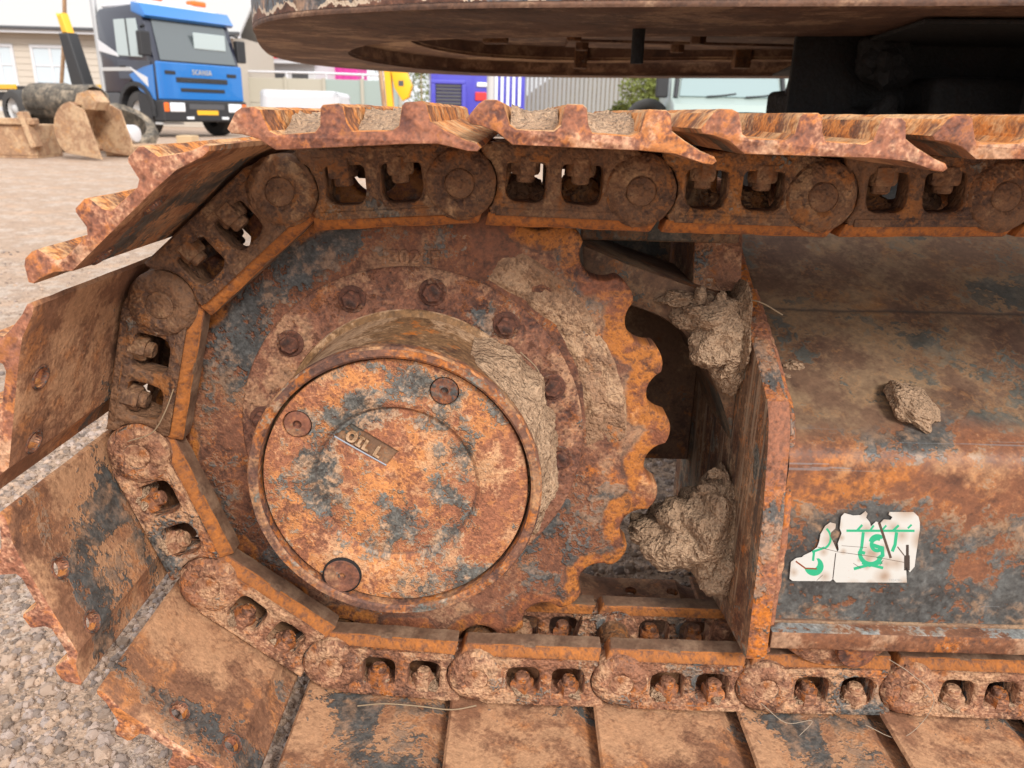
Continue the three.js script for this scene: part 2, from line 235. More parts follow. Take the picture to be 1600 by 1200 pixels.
// track shoe: triple grouser section swept across the track
const shoePts = [[0.0155, 0.0592], [0.0185, 0.0632], [0.0240, 0.0705], [0.0285, 0.0733], [0.0372, 0.0735], [0.0425, 0.0712], [0.0445, 0.0645], [0.0470, 0.0565], [0.0525, 0.0534], [0.0800, 0.0536], [0.0845, 0.0578], [0.0865, 0.0700], [0.0885, 0.0722], [0.0998, 0.0727], [0.1030, 0.0703], [0.1050, 0.0590], [0.1085, 0.0532], [0.1370, 0.0523], [0.1425, 0.0552], [0.1458, 0.0690], [0.1482, 0.0712], [0.1605, 0.0714], [0.1640, 0.0686], [0.1664, 0.0570], [0.1755, 0.0511], [0.1885, 0.0440], [0.1990, 0.0405], [0.2015, 0.0372], [0.1985, 0.0345], [0.1915, 0.0350], [0.1700, 0.0412], [0.1450, 0.0424], [0.0500, 0.0424], [0.0380, 0.0510], [0.0262, 0.0548], [0.0180, 0.0558]];
const ZE = 0.1533, ZB = 2 * ZM - ZE;
const NSH = 5, shoeGs = [];
for (let v = 0; v < NSH; v++) {
  const n = 30, b = 0.0016, s = poly(shoePts);
  let g = new THREE.ExtrudeGeometry(s, { depth: ZE - ZB - 2 * b, steps: n, bevelEnabled: true, bevelThickness: b, bevelSize: b, bevelOffset: -b, bevelSegments: 2 }); g.translate(0, 0, ZB + b);
  const ev = new Evaluator(); ev.attributes = ['position', 'normal', 'uv']; let br = new Brush(g); br.updateMatrixWorld();
  for (const [x, z] of [[0.0595, 0.119], [0.1225, 0.1185], [0.0595, 2 * ZM - 0.119], [0.1225, 2 * ZM - 0.119]]) { const c = new THREE.CylinderGeometry(0.0084, 0.0092, 0.05, 20); c.scale(1, 1, 1.12); c.translate(x, 0.048, z); const cb = new Brush(c); cb.updateMatrixWorld(); br = ev.evaluate(br, cb, SUBTRACTION); br.updateMatrixWorld(); }
  g = strip(br.geometry); g.clearGroups();
  g = strip(crease(g, 0.62));
  const p = g.attributes.position, q = V3(); // worn, slightly uneven edges
  for (let i = 0; i < p.count; i++) { q.fromBufferAttribute(p, i); const e = 0.0004 * fb(q.x * 45 + v * 7, q.y * 45, q.z * 30, 3), e2 = 0.0005 * fb(q.x * 60, q.y * 60 + v * 3, q.z * 60 + 9, 2); p.setXYZ(i, q.x + e2, q.y + e, q.z + (q.z > ZE - 0.004 ? 0.0003 * fb(q.x * 50 + v, q.y * 50, 4, 3) : 0)); }
  g = boxUV(g, TILE); const nn = g.attributes.normal, order = [[], [], []];
  for (let i = 0; i < p.count; i += 3) { const ny = (nn.getY(i) + nn.getY(i + 1) + nn.getY(i + 2)) / 3, nz = (nn.getZ(i) + nn.getZ(i + 1) + nn.getZ(i + 2)) / 3; order[Math.abs(nz) > 0.6 ? 1 : ny < -0.55 ? 0 : 2].push(i); }
  { const u = g.attributes.uv; for (const i of order[0]) for (let k = 0; k < 3; k++) u.setXY(i + k, p.getX(i + k) / 0.23, (p.getZ(i + k) - ZB) / 0.46 + 0.0); }
  const idx = []; g.clearGroups(); order.forEach((l, k) => { g.addGroup(idx.length, l.length * 3, k); for (const i of l) idx.push(i, i + 1, i + 2); }); g.setIndex(idx);
  shoeGs.push(g);
}
const insides = [0, 1, 2].map((v) => {
  const q = { ...base, seed: 71 + v * 3, fine: 0.5, midShift: 0.9, orangeShift: 0.0, dustShift: 0.7, mid: [0.23, 0.11, 0.068], dust: [0.38, 0.215, 0.135], orange: [0.4, 0.17, 0.075], paint: -1, paintC: [0.06, 0.066, 0.072], pits: 0.3 };
  const t = surface(512, 1024, (x, y, o) => {
    const X = x / 512 * 0.23, Z = ZB + y / 1024 * 0.46, hd = Math.min(Math.hypot(X - 0.0595, Z - 0.119), Math.hypot(X - 0.1225, Z - 0.1185)), zone = Math.exp(-(((Z - 0.116) / 0.03) ** 2));
    q.paint = -1.6 + [1.25, 2.0, 0.9][v] * zone + 0.9 * Math.exp(-((hd / 0.014) ** 2)) + 0.8 * Math.exp(-((Z / 0.014) ** 2)) + 0.8 * sm(0.045, 0.025, X); q.dustShift = 1.0 - 1.3 * zone; rust(x, y, o, q);
    mixc(o.c, [0.03, 0.027, 0.025], 0.5 * Math.exp(-(((hd - 0.0105) / 0.0022) ** 2)));
  });
  return new THREE.MeshStandardMaterial({ ...t, bumpScale: 0.0022, roughness: 1, name: 'shoe_inside_face' });
});
const shoeMatSets = insides.map((m) => [m, mat.shoeEnd, mat.shoeTread]);
const rimG = boxUV(crease(strip(lathe([[0.0088, 0.004], [0.0088, -0.0004], [0.0094, -0.0012], [0.0108, -0.0009], [0.0118, 0.001]], 28, false)), 0.6), TILE);
{
  const r = rng(8);
  for (let k = 4; k >= -11; k--) {
    const a = pins[k], b = pins[k + 1]; if (!a || !b) continue;
    const ang = Math.atan2(b[1] - a[1], b[0] - a[0]), low = k <= -4, v = ((k * 2 % 5) + 5) % 5;
    for (const far of [0, 1]) {
      const L = mesh('track_link', (far ? linkFar : linkGeos)[v], low ? mat.linkLow : mat.linkTop, excavator);
      L.position.set(a[0], a[1] + HUB, 0); L.rotation.z = ang;
      mesh('rail', far ? railF : railG, railMats, L);
      const pin = mesh('pin', far ? pinF : pinG, low ? mat.linkLow : mat.linkTop, L); pin.position.x = P;
      for (const x of [0.0605, 0.1155]) { const n = mesh('nut', nutGs[(r() * 3) | 0], low ? mat.linkLow : mat.linkTop, L); n.rotation.x = Math.PI; n.rotation.y = r() * 6; n.position.set(x + (r() - 0.5) * 0.005, 0.0265, (far ? 2 * ZM + 0.0185 : -0.0185) + (r() - 0.5) * 0.002); n.scale.setScalar(0.94 + r() * 0.12); }
      if (!far) {
        if (low || k >= 0) for (const [i, x] of [0.0605, 0.1155].entries()) { const c = mesh('caked_mud', cakeGs[(r() * 3) | 0], low ? mat.mud : mat.linkTop, L); c.position.set(x + (i ? 0.006 : -0.004), low ? 0.0225 : -0.012, low ? -0.021 : -0.07); c.rotation.set(0, r() * 6, (r() - 0.5) * 0.4); if (low) c.scale.set(1, 0.62, 0.8); else c.scale.set(1.5, 1.5 + r(), 1.4); }
        mesh('bushing', bushG, mat.linkTop, L);
        const sh = mesh('track_shoe', shoeGs[((k % NSH) + NSH) % NSH], shoeMatSets[[1, 0, 2, 0, 1, 2, 0][((k + 12) % 7)]], L);
        if (low || k < 0) for (const [x, z] of [[0.0595, 0.119], [0.1225, 0.1185]]) { const b = mesh('hole_rim', rimG, mat.bolt, sh); b.position.set(x, 0.0424, z); b.scale.z = 1.12; }
      }
    }
  }
}
// ---- drive sprocket
const sprocket = (() => {
  const N = 21, ph = R(2.7), st = 2 * Math.PI / N, Rv = 0.2905, rv = 0.0268, pts = [];
  for (let j = 0; j < N; j++) for (let i = 0; i < 26; i++) {
    const t = (i / 26 - 0.5) * st, vd = st / 2 - Math.abs(t); let rad = 0.2885 - 0.005 * Math.pow(Math.min(1, Math.abs(t) / R(3.5)), 2.2);
    if (Math.abs(Rv * Math.sin(vd)) < rv) rad = Math.min(rad, Rv * Math.cos(vd) - Math.sqrt(rv * rv - (Rv * Math.sin(vd)) ** 2));
    pts.push([rad * Math.cos(ph + j * st + t), rad * Math.sin(ph + j * st + t)]);
  }
  const hole = new THREE.Path(); hole.absarc(0, 0, 0.125, 0, Math.PI * 2, true); const s = poly(pts); s.holes.push(hole);
  const g = planarUV(crease(strip(ext(s, -0.09, -0.056, 0.004, 40, 3)), 0.7), -0.31, -0.31, 0.62, 0.62);
  const W = 1280, q1 = { ...base, seed: 21, midShift: 0.35, orangeShift: -0.5, dustShift: 0.0, paint: -0.85, dust: [0.3, 0.175, 0.115], mid: [0.2, 0.085, 0.055] }, q2 = { ...base, seed: 22, pits: 1, midShift: 0.2, orangeShift: 0.75, dustShift: -1, orange: [0.34, 0.125, 0.036], mid: [0.23, 0.082, 0.045] }, tmp = { c: [0, 0, 0], h: 0, k: 0 };
  const t = surface(W, W, (x, y, o) => {
    const X = (x / W - 0.5) * 0.62, Y = (y / W - 0.5) * 0.62, rad = Math.hypot(X, Y), an = Math.atan2(Y, X), dg = an * 180 / Math.PI;
    const vv = Math.round((an - ph - st / 2) / st) * st + ph + st / 2, dv = Math.hypot(X - Rv * Math.cos(vv), Y - Rv * Math.sin(vv)) - rv, edge = Math.min(0.2885 - rad, dv) + 0.0035 * at(NB, x + 40, y + 300) + 0.0015 * at(NC, x, y);
    const bump1 = (a, w) => { let d = Math.abs(((dg - a + 540) % 360) - 180); return Math.exp(-(d * d) / (w * w)); };
    q1.paint = -0.65 + 2.3 * bump1(112, 42) * sm(0.18, 0.22, rad) + 1.7 * bump1(-42, 32) * sm(0.12, 0.16, rad) + 0.7 * bump1(185, 45);
    q1.dustShift = -0.2 + 1.5 * bump1(30, 36) * sm(0.17, 0.22, rad) + 0.6 * bump1(-75, 25);
    rust(x, y, o, q1);
    const e = 1 - sm(0.017, 0.024, edge);
    if (e > 0) { rust(x, y, tmp, q2); mixc(o.c, tmp.c, e); o.h += (tmp.h - o.h) * e; }
    // a dark line of dirt where the worn band ends
    const ln = Math.exp(-(((edge - 0.0235) / 0.0016) ** 2)); mixc(o.c, [0.06, 0.035, 0.025], ln * 0.5);
  }, true);
  const m = new THREE.MeshStandardMaterial({ ...t, bumpScale: 0.0026, roughness: 1, name: 'sprocket_face' });
  const o = mesh('drive_sprocket', g, m, excavator); o.position.y = HUB; return o;
})();
{
  const ring = boxUV(crease(strip(lathe([[0.1905, -0.0575], [0.1905, -0.0543], [0.189, -0.0528], [0.186, -0.0524], [0.1445, -0.0524], [0.143, -0.0535]], 96)), 0.5), TILE);
  mesh('flange_ring', ring, metal('flange_ring', { seed: 24, midShift: 0.25, orangeShift: -0.5, dustShift: 0.15, mid: [0.22, 0.098, 0.066], dark: [0.09, 0.035, 0.026], dust: [0.33, 0.19, 0.125], paint: -1.0, pits: 1.2, fine: 1.0, bump: 0.002 }), sprocket);
  const hg = boxUV(merge([hexHead(0.0108, 0.0085).rotateX(Math.PI / 2), strip(crease(strip(lathe([[0.0145, 0], [0.0145, 0.0018], [0.0138, 0.0024], [0.0001, 0.0024]], 28)), 0.4))]), TILE);
  const r = rng(3);
  for (let i = 0; i < 12; i++) { const a = R(141 - i * 29.7), b = mesh('bolt', hg, mat.bolt, sprocket); b.position.set(0.1664 * Math.cos(a), 0.1664 * Math.sin(a), -0.0524); b.rotation.z = r() * 6; }
}
const font = await new FontLoader().loadAsync('fonts/droid/droid_sans_bold.typeface.json');
{
  const g = new TextGeometry('13021F', { font, size: 0.0145, depth: 0.0022, curveSegments: 4, bevelEnabled: true, bevelThickness: 0.0006, bevelSize: 0.0004, bevelSegments: 1 }); g.computeBoundingBox(); const w = g.boundingBox.max.x; g.scale(0.063 / w, 1, 1); g.translate(-0.0315, 0.193, -0.0566);
  mesh('casting_number', planarUV(strip(g), -0.31, -0.31, 0.62, 0.62), sprocket.material, sprocket);
}
// ---- final drive hub
{
  const drum = lathe([[0.146, -0.054], [0.1445, -0.05], [0.1385, -0.046], [0.1372, -0.03], [0.1385, 0.03], [0.14, 0.062], [0.1412, 0.066], [0.1412, 0.0762], [0.1398, 0.0785], [0.1338, 0.0787], [0.1318, 0.0772], [0.1312, 0.05], [0.1, 0.05]], 128);
  const hub = mesh('final_drive', boxUV(crease(strip(drum), 0.5), TILE), mat.hub, excavator); hub.position.y = HUB;
  const rim = lathe([[0.1414, 0.0655], [0.1418, 0.0668], [0.1418, 0.0764], [0.14, 0.0791], [0.1336, 0.0793], [0.1314, 0.0775], [0.1311, 0.066]], 128);
  mesh('rim', boxUV(wob(crease(strip(rim), 0.5), 0.0005, 60), TILE), metal('hub_rim', { res: 512, seed: 26, midShift: 0.5, orangeShift: 0.0, dustShift: 0.0, dark: [0.06, 0.03, 0.028], mid: [0.18, 0.085, 0.06], paint: -0.8, paintC: [0.1, 0.105, 0.105], bump: 0.002 }), hub);
  const W = 1024, q = { ...base, seed: 27, midShift: 1.1, orangeShift: 0.75, dustShift: 0.1, mid: [0.27, 0.108, 0.065], orange: [0.43, 0.185, 0.08], dust: [0.45, 0.26, 0.16], paint: -0.75, paintC: [0.075, 0.082, 0.086] };
  const t = surface(W, W, (x, y, o) => { const X = x / W - 0.5, Y = y / W - 0.5, rad = Math.hypot(X, Y) * 0.3; q.paint = 0.0 + 0.9 * Math.exp(-(((rad - 0.072) / 0.013) ** 2)) - 0.15 * sm(0.08, 0.12, rad); rust(x, y, o, q); mixc(o.c, [0.035, 0.025, 0.022], 0.6 * Math.exp(-(((rad - 0.0785) / 0.0011) ** 2)) * sm(-0.9, 0.6, at(NB, x, y))); }, true);
  const cm = new THREE.MeshStandardMaterial({ ...t, bumpScale: 0.0022, roughness: 1, name: 'cover_face' });
  const pl = [[-0.0917, 0.061, 0.0138], [0.0477, 0.098, 0.0138], [-0.0563, -0.101, 0.0188]];
  const disc = new THREE.Shape(); disc.absarc(0, 0, 0.1284, 0, Math.PI * 2); let h = new THREE.Path(); h.absarc(0, 0, 0.0815, 0, Math.PI * 2, true); disc.holes.push(h);
  for (const [x, y, r] of pl.slice(0, 2)) { h = new THREE.Path(); h.absarc(x, y, r, 0, Math.PI * 2, true); disc.holes.push(h); }
  const uv = (g) => planarUV(strip(g), -0.15, -0.15, 0.3, 0.3);
  const cover = mesh('cover_plate', uv(crease(strip(ext(disc, 0.055, 0.0765, 0.0012, 48)), 0.6)), cm, hub); cover.position.z = -0.0055;
  const rc = [[-0.0595, 0.0475], [-0.0425, 0.0610], [0.0015, 0.0335], [-0.0105, 0.0185]].map(([x, y]) => [x + 0.001, y]);
  const floor = new THREE.Shape(); floor.absarc(0, 0, 0.0822, 0, Math.PI * 2); h = new THREE.Path(); rc.forEach(([x, y], i) => i ? h.lineTo(x, y) : h.moveTo(x, y)); floor.holes.push(h);
  mesh('recessed_centre', uv(crease(strip(ext(floor, 0.055, 0.0706, 0.0012, 48)), 0.6)), cm, cover);
  const lathed = uv(crease(strip(lathe([[0.0768, 0.0703], [0.0786, 0.0711], [0.0803, 0.0728], [0.0818, 0.0758], [0.0834, 0.0767]], 96)), 0.9)); mesh('recess_edge', lathed, cm, cover);
  mesh('oil_label_pocket', boxUV(strip(ext(poly(rc), 0.055, 0.0676, 0.0002)), TILE), mat.plateDirt, cover);
  mesh('pocket_edge', boxUV(strip(tube([[rc[3][0], rc[3][1], 0.0706], [(rc[3][0] * 0.5 + rc[0][0] * 0.5), (rc[3][1] + rc[0][1]) / 2, 0.0707], [rc[0][0], rc[0][1], 0.0703]], 0.0009, 20, 8)), TILE), flat('pale_edge', 0.24, 0.25, 0.28, 0.5), cover);  // pale grey bar along the lower edge of the label pocket
  const tg = new TextGeometry('OIL L', { font, size: 0.0112, depth: 0.0028, curveSegments: 5, bevelEnabled: true, bevelThickness: 0.0004, bevelSize: 0.0003, bevelSegments: 1 }); tg.translate(0.001, -0.0055, 0); tg.scale(1.02, 1, 1); tg.rotateZ(R(-31.5)); tg.translate(-0.048, 0.0508, 0.0676);
  mesh('oil_lettering', boxUV(strip(tg), TILE), mat.hub, cover);
  const r = rng(4);
  pl.forEach(([x, y, rad], i) => {
    const g = lathe([[rad - 0.0009, 0.06], [rad - 0.0009, 0.0755], [rad - 0.0018, 0.0763], [0.0042, 0.0763], [0.0036, 0.0745], [0.003, 0.071], [0.0001, 0.071]], 40); if (i == 2) g.translate(0, 0, 0.0032); g.translate(x, y, 0);
    mesh('plug', boxUV(crease(strip(g), 0.5), TILE), mat.bolt, hub).position.z = i == 2 ? -0.004 : -0.0055;
    if (i == 2) { const d = lathe([[rad + 0.0007, 0.06], [rad + 0.0007, 0.0745], [rad - 0.003, 0.0745]], 40); d.translate(x, y, 0); mesh('plug_seat', boxUV(strip(d), TILE), mat.greaseShade, hub); }
  });
}
// ---- track frame
const FX = 0.4045;
{
  const prof = []; prof.push([0, -0.1936]); const r = 0.034, sl = [-0.19, 0.112], top = [-0.42, 0.222];
  // rounded bend between the upright face and the sloping top
  const dir = V2(sl[0], sl[1] - 0.012).normalize(), corner = V2(0, 0.012), tan = r * Math.tan(Math.acos(-dir.dot(V2(0, -1)) * -1 > 1 ? 0 : clamp(dir.dot(V2(0, 1)), -1, 1)) / 2);
  const p0 = V2(0, corner.y - tan), p1 = corner.clone().addScaledVector(dir, tan);
  for (let i = 0; i <= 12; i++) { const t = i / 12, a = p0.clone().multiplyScalar((1 - t) ** 2).addScaledVector(corner, 2 * t * (1 - t)).addScaledVector(p1, t * t); prof.push([a.x, a.y]); }
  prof.push([sl[0], sl[1]], [top[0], top[1]]);
  const L = 1.15, nx = 60, pos = [], uv = [], idx = []; let s = 0; const fine = [];
  for (let i = 0; i < prof.length - 1; i++) { const n = i == 0 || i > 12 ? 14 : 1; for (let k = 0; k < n; k++) fine.push([prof[i][0] + (prof[i + 1][0] - prof[i][0]) * k / n, prof[i][1] + (prof[i + 1][1] - prof[i][1]) * k / n]); } fine.push(prof[prof.length - 1]);
  fine.forEach(([z, y], i) => { if (i) s += Math.hypot(z - fine[i - 1][0], y - fine[i - 1][1]); for (let k = 0; k <= nx; k++) { const x = FX + L * k / nx; pos.push(x, y + 0.0012 * fb(x * 5, s * 5, 0, 2), z + 0.0012 * fb(x * 6, s * 6, 7, 2)); uv.push((L * k / nx) / 1.15, s / 0.78); } });
  for (let i = 0; i < fine.length - 1; i++) for (let k = 0; k < nx; k++) { const a = i * (nx + 1) + k, b = a + nx + 1; idx.push(a, a + 1, b, a + 1, b + 1, b); }
  const g = new THREE.BufferGeometry(); g.setAttribute('position', new THREE.Float32BufferAttribute(pos, 3)); g.setAttribute('uv', new THREE.Float32BufferAttribute(uv, 2)); g.setIndex(idx); g.computeVertexNormals();
  const W = 1640, H = 1112, qa = { ...base, seed: 31, fine: 0.55, midShift: 0.6, orangeShift: 0.35, dustShift: -0.3, mid: [0.21, 0.085, 0.048], orange: [0.36, 0.135, 0.045], paint: -0.2, paintC: [0.066, 0.071, 0.076] }, qb = { ...base, seed: 33, fine: 0.35, gain: 0.82, midShift: 0.5, orangeShift: -0.3, dustShift: 0.5, mid: [0.18, 0.1, 0.066], dust: [0.28, 0.185, 0.12], orange: [0.36, 0.17, 0.07], pits: 0.3, paint: 0.0, paintC: [0.075, 0.074, 0.07] }, tmp = { c: [0, 0, 0], h: 0, k: 0 };
  const t = surface(W, H, (x, y, o) => {
    const sy = y / H * 0.78, sx = x / W * 1.15, up = sm(0.215, 0.255, sy + 0.008 * at(NB, x >> 1, y >> 1)), band = Math.exp(-(((sy - 0.178) / 0.03) ** 2));
    qa.paint = 1.15 - 1.7 * band * (1 - sm(0.12, 0.3, sx)) - 0.5 * (1 - sm(0.0, 0.03, sx)) + 0.6 * sm(0.16, 0.1, sy) * sm(0.02, 0.06, sx);
    rust(x, y, o, qa);
    // scratches
    const sc = at(NS, x >> 1, y * 2); if (sc > 1.9) mixc(o.c, [0.2, 0.21, 0.22], 0.4);
    if (up > 0) { qb.dustShift = 0.55 - 0.5 * sm(0.42, 0.6, sy); rust(x + 333, y, tmp, qb); mixc(o.c, tmp.c, up); o.h += (tmp.h - o.h) * up; o.k += (0.76 + 0.03 * at(NB, x, y) - o.k) * up; }
    const bend = Math.exp(-(((sy - 0.207) / 0.011) ** 2)); o.k -= bend * 0.2;
    const seam = Math.exp(-(((sy - 0.436 - 0.0016 * at(NB, x, 5)) / 0.003) ** 2)); o.h -= 0.25 * seam; mixc(o.c, [0.04, 0.03, 0.025], seam * 0.7);
  }, true);
  const frame = mesh('track_frame', g, new THREE.MeshStandardMaterial({ ...t, bumpScale: 0.0018, roughness: 1, name: 'frame_face' }), excavator); frame.position.y = HUB;
  const lipG = boxUV(wob(crease(strip(box(FX + 0.001, FX + L, -0.2165, -0.1935, -0.24, 0.02, 0.003)), 0.5), 0.0006, 40), TILE), lipN = lipG.attributes.normal, lA = [], lB = []; for (let i = 0; i < lipN.count; i += 3) (lipN.getY(i) > 0.7 ? lB : lA).push(i, i + 1, i + 2); lipG.setIndex([...lA, ...lB]); lipG.addGroup(0, lA.length, 0); lipG.addGroup(lA.length, lB.length, 1);
  mesh('frame_lip', lipG, [metal('lip', { res: 512, seed: 35, midShift: 0.7, orangeShift: -0.3, dustShift: 0.2, dust: [0.32, 0.19, 0.13], paint: -1.3, paintC: [0.11, 0.12, 0.13], bump: 0.002 }), metal('lip_top', { res: 512, seed: 36, fine: 0.5, midShift: 0.6, orangeShift: -0.6, paint: 0.9, paintC: [0.16, 0.165, 0.175], dust: [0.34, 0.22, 0.15], sat: 1, bump: 0.001 })], frame);
  const ep = [[-0.42, 0.262], [-0.3476, 0.1857 + 0.042], [-0.204, 0.1515], [-0.102, 0.104], [-0.051, 0.0755], [-0.026, 0.062], [-0.0135, 0.044], [-0.006, 0.022], [0.002, -0.02], [0.0095, -0.06], [0.0145, -0.127], [0.0205, -0.222], [0.0185, -0.231], [0.008, -0.2335], [-0.078, -0.2435], [-0.1955, -0.2667], [-0.36, -0.29], [-0.42, -0.29]];
  const eg = crease(strip(extX(ep, 0.3805, FX, 0.0025)), 0.5); wob(eg, 0.0007, 30, 3); const e2 = boxUV(eg, TILE), nn = e2.attributes.normal, side = [], rest = [];
  for (let i = 0; i < nn.count; i += 3) (Math.abs(nn.getX(i)) > 0.8 ? side : rest).push(i, i + 1, i + 2);
  e2.setIndex([...side, ...rest]); e2.clearGroups(); e2.addGroup(0, side.length, 0); e2.addGroup(side.length, rest.length, 1);
  // the side of the end plate is streaked with dried mud
  const qs = { ...base, seed: 37, gain: 1.75, midShift: 0.2, orangeShift: -0.7, dustShift: -0.1, dust: [0.26, 0.175, 0.12], mid: [0.15, 0.085, 0.055], paint: -0.55, paintC: [0.06, 0.065, 0.065] };
  const st = surface(S, S, (x, y, o) => { rust(x, y, o, qs); const k = sm(0.2, 1.6, at(NS, y, x)); mixc(o.c, [0.42, 0.3, 0.2], k * 0.75); mixc(o.c, [0.03, 0.035, 0.037], sm(0.6, 2, at(NS, y + 300, x + 100)) * 0.6); });
  mesh('end_plate', e2, [new THREE.MeshStandardMaterial({ ...st, bumpScale: 0.0015, roughness: 1, name: 'streaked_plate' }), mat.plateEdge], frame);
  const bead = []; for (const [z, y] of ep.slice(2, 12)) bead.push([FX + 0.003, y - 0.012 + (z > -0.003 ? 0.004 : 0), Math.min(z - 0.008, 0.003)]);
  mesh('weld_bead', boxUV(wob(tube(bead, 0.006, 90, 8), 0.0012, 90), TILE), mat.plateEdge, frame);
  const bead2 = []; for (let i = 0; i <= 10; i++) bead2.push([FX + L * i / 10, -0.1925, 0.0005]);
  mesh('weld_bead', boxUV(wob(tube(bead2, 0.003, 200, 8), 0.0007, 80), TILE), mat.plateDirt, frame);
  mesh('back_plate', boxUV(box(0.1, 0.38, -0.15, 0.2, -0.36, -0.34, 0.003), TILE), mat.plateDirt, frame);
  // bracket between sprocket and end plate: an arm over the motor, a box above it and a gusset
  const arm = new THREE.Shape(); arm.moveTo(0.185, 0.205); arm.lineTo(0.235, 0.186); arm.lineTo(0.30, 0.165); arm.lineTo(0.3802, 0.14); arm.lineTo(0.3802, -0.03); arm.quadraticCurveTo(0.362, 0.03, 0.345, 0.052); arm.quadraticCurveTo(0.325, 0.1, 0.285, 0.121); arm.quadraticCurveTo(0.25, 0.138, 0.19, 0.145);
  mesh('motor_bracket', boxUV(wob(crease(strip(ext(arm, -0.3, -0.135, 0.004, 12)), 0.6), 0.0012, 30), TILE), mat.plateDirt, frame);
  mesh('bracket_box', boxUV(box(0.185, 0.372, 0.205, 0.262, -0.33, -0.17, 0.004), TILE), mat.plateDirt, frame);
  const gus = extX([[-0.33, 0.14], [-0.33, 0.27], [-0.2, 0.262], [-0.165, 0.15]], 0.322, 0.3795, 0.003); mesh('gusset', boxUV(gus, TILE), mat.linkLow, frame);
  mesh('drive_motor', boxUV(lathe([[0.2, -0.335], [0.2, -0.1], [0.1, -0.095]], 48), TILE), mat.greaseShade, frame);
  // sticker, torn into two pieces, on the upright face
  const X = (u) => 0.3992 + (u / 1600) * 0.1660, px = (u, v) => { const a = u / 1600, b = v / 1000; return [0.3992 + 0.1622 * a + 0.0161 * b + 0.0075 * a * b, -0.0377 + 0.0048 * a - 0.1188 * b + 0.0006 * a * b]; };
  const cv = document.createElement('canvas'); cv.width = 1600; cv.height = 1000; const k = cv.getContext('2d'); k.fillStyle = '#bcb9b3'; k.fillRect(0, 0, 1600, 1000);
  const rs = rng(17); for (let i = 0; i < 60; i++) { const x = rs() * 1600, y = rs() * 1000, q = 30 + rs() * 120, gr = k.createRadialGradient(x, y, 0, x, y, q); gr.addColorStop(0, 'rgba(120,85,60,0.42)'); gr.addColorStop(1, 'rgba(150,110,80,0)'); k.fillStyle = gr; k.fillRect(x - q, y - q, 2 * q, 2 * q); }
  for (let i = 0; i < 900; i++) { k.fillStyle = 'rgba(' + [150, 110, 90].map((c) => (c + rs() * 60) | 0) + ',' + (0.05 + rs() * 0.25) + ')'; const s = 1 + rs() * 4; k.fillRect(rs() * 1600, rs() * 1000, s * (1 + rs() * 3), s); }
  k.strokeStyle = k.fillStyle = '#239a70'; k.lineCap = 'butt';
  const line = (w, ...p) => { k.lineWidth = w; k.beginPath(); p.forEach(([x, y], i) => i ? k.lineTo(x, y) : k.moveTo(x, y)); k.stroke(); }, arc = (w, x, y, r, a, b) => { k.lineWidth = w; k.beginPath(); k.arc(x, y, r, R(a), R(b)); k.stroke(); };
  line(24, [690, 325], [1400, 325]); line(24, [800, 325], [855, 265]); line(20, [935, 325], [975, 270]); line(20, [1060, 320], [1105, 270]); line(24, [1180, 320], [1235, 268]); line(20, [1330, 300], [1370, 262]);
  line(32, [865, 340], [845, 500], [822, 560]); line(34, [1212, 340], [1195, 470], [1165, 540]); arc(44, 940, 560, 112, 20, 190); arc(36, 1010, 470, 62, 60, 300); line(40, [950, 470], [1060, 505], [1065, 580], [1010, 620]); arc(32, 1010, 450, 75, 190, 320); line(34, [820, 540], [880, 560]);
  line(30, [765, 725], [930, 680], [1070, 715]); line(30, [850, 660], [930, 690], [1060, 655]);
  arc(22, 400, 400, 125, -50, 60); line(24, [460, 500], [380, 530], [330, 545]); line(24, [350, 545], [340, 640]); k.beginPath(); k.arc(350, 700, 100, R(-60), R(175)); k.arc(320, 660, 70, R(100), R(-40), true); k.closePath(); k.fill();
  k.strokeStyle = '#4a3a30'; line(5, [390, 495], [600, 545], [1000, 600], [1290, 655]); line(6, [575, 560], [545, 830]); line(5, [380, 850], [440, 790]); line(28, [1030, 240], [1150, 610]); line(12, [1220, 490], [1290, 580]); line(5, [760, 665], [840, 720]); line(5, [1070, 630], [1035, 690]); line(4, [640, 480], [900, 500]);
  k.strokeStyle = '#7a3d20'; line(16, [160, 645], [260, 720], [380, 725]); k.fillStyle = '#3a302b'; k.fillRect(1310, 470, 30, 130); k.fillRect(1290, 580, 60, 160);
  k.fillStyle = '#8a8a8a'; k.font = '34px sans-serif'; k.fillText('TBZATBG', 1130, 858);
  const ct = new THREE.CanvasTexture(cv); ct.colorSpace = THREE.SRGBColorSpace;
  const sm1 = new THREE.MeshStandardMaterial({ map: ct, roughness: 0.45, name: 'sticker_print' });
  const A = [[95, 830], [110, 650], [165, 610], [225, 600], [245, 580], [320, 545], [385, 495], [405, 440], [420, 360], [470, 275], [520, 240], [580, 255], [575, 300], [530, 340], [520, 380], [555, 450], [585, 520], [600, 548], [575, 560], [545, 835], [520, 855], [130, 853]];
  const B = [[582, 562], [610, 520], [600, 455], [640, 350], [620, 300], [635, 180], [670, 145], [760, 170], [840, 165], [890, 125], [910, 150], [895, 190], [935, 240], [945, 280], [1000, 230], [1040, 250], [1080, 210], [1150, 215], [1170, 185], [1130, 160], [1140, 135], [1390, 135], [1440, 180], [1455, 240], [1455, 310], [1415, 580], [1400, 700], [1350, 760], [1310, 700], [1320, 870], [580, 868], [552, 835]];
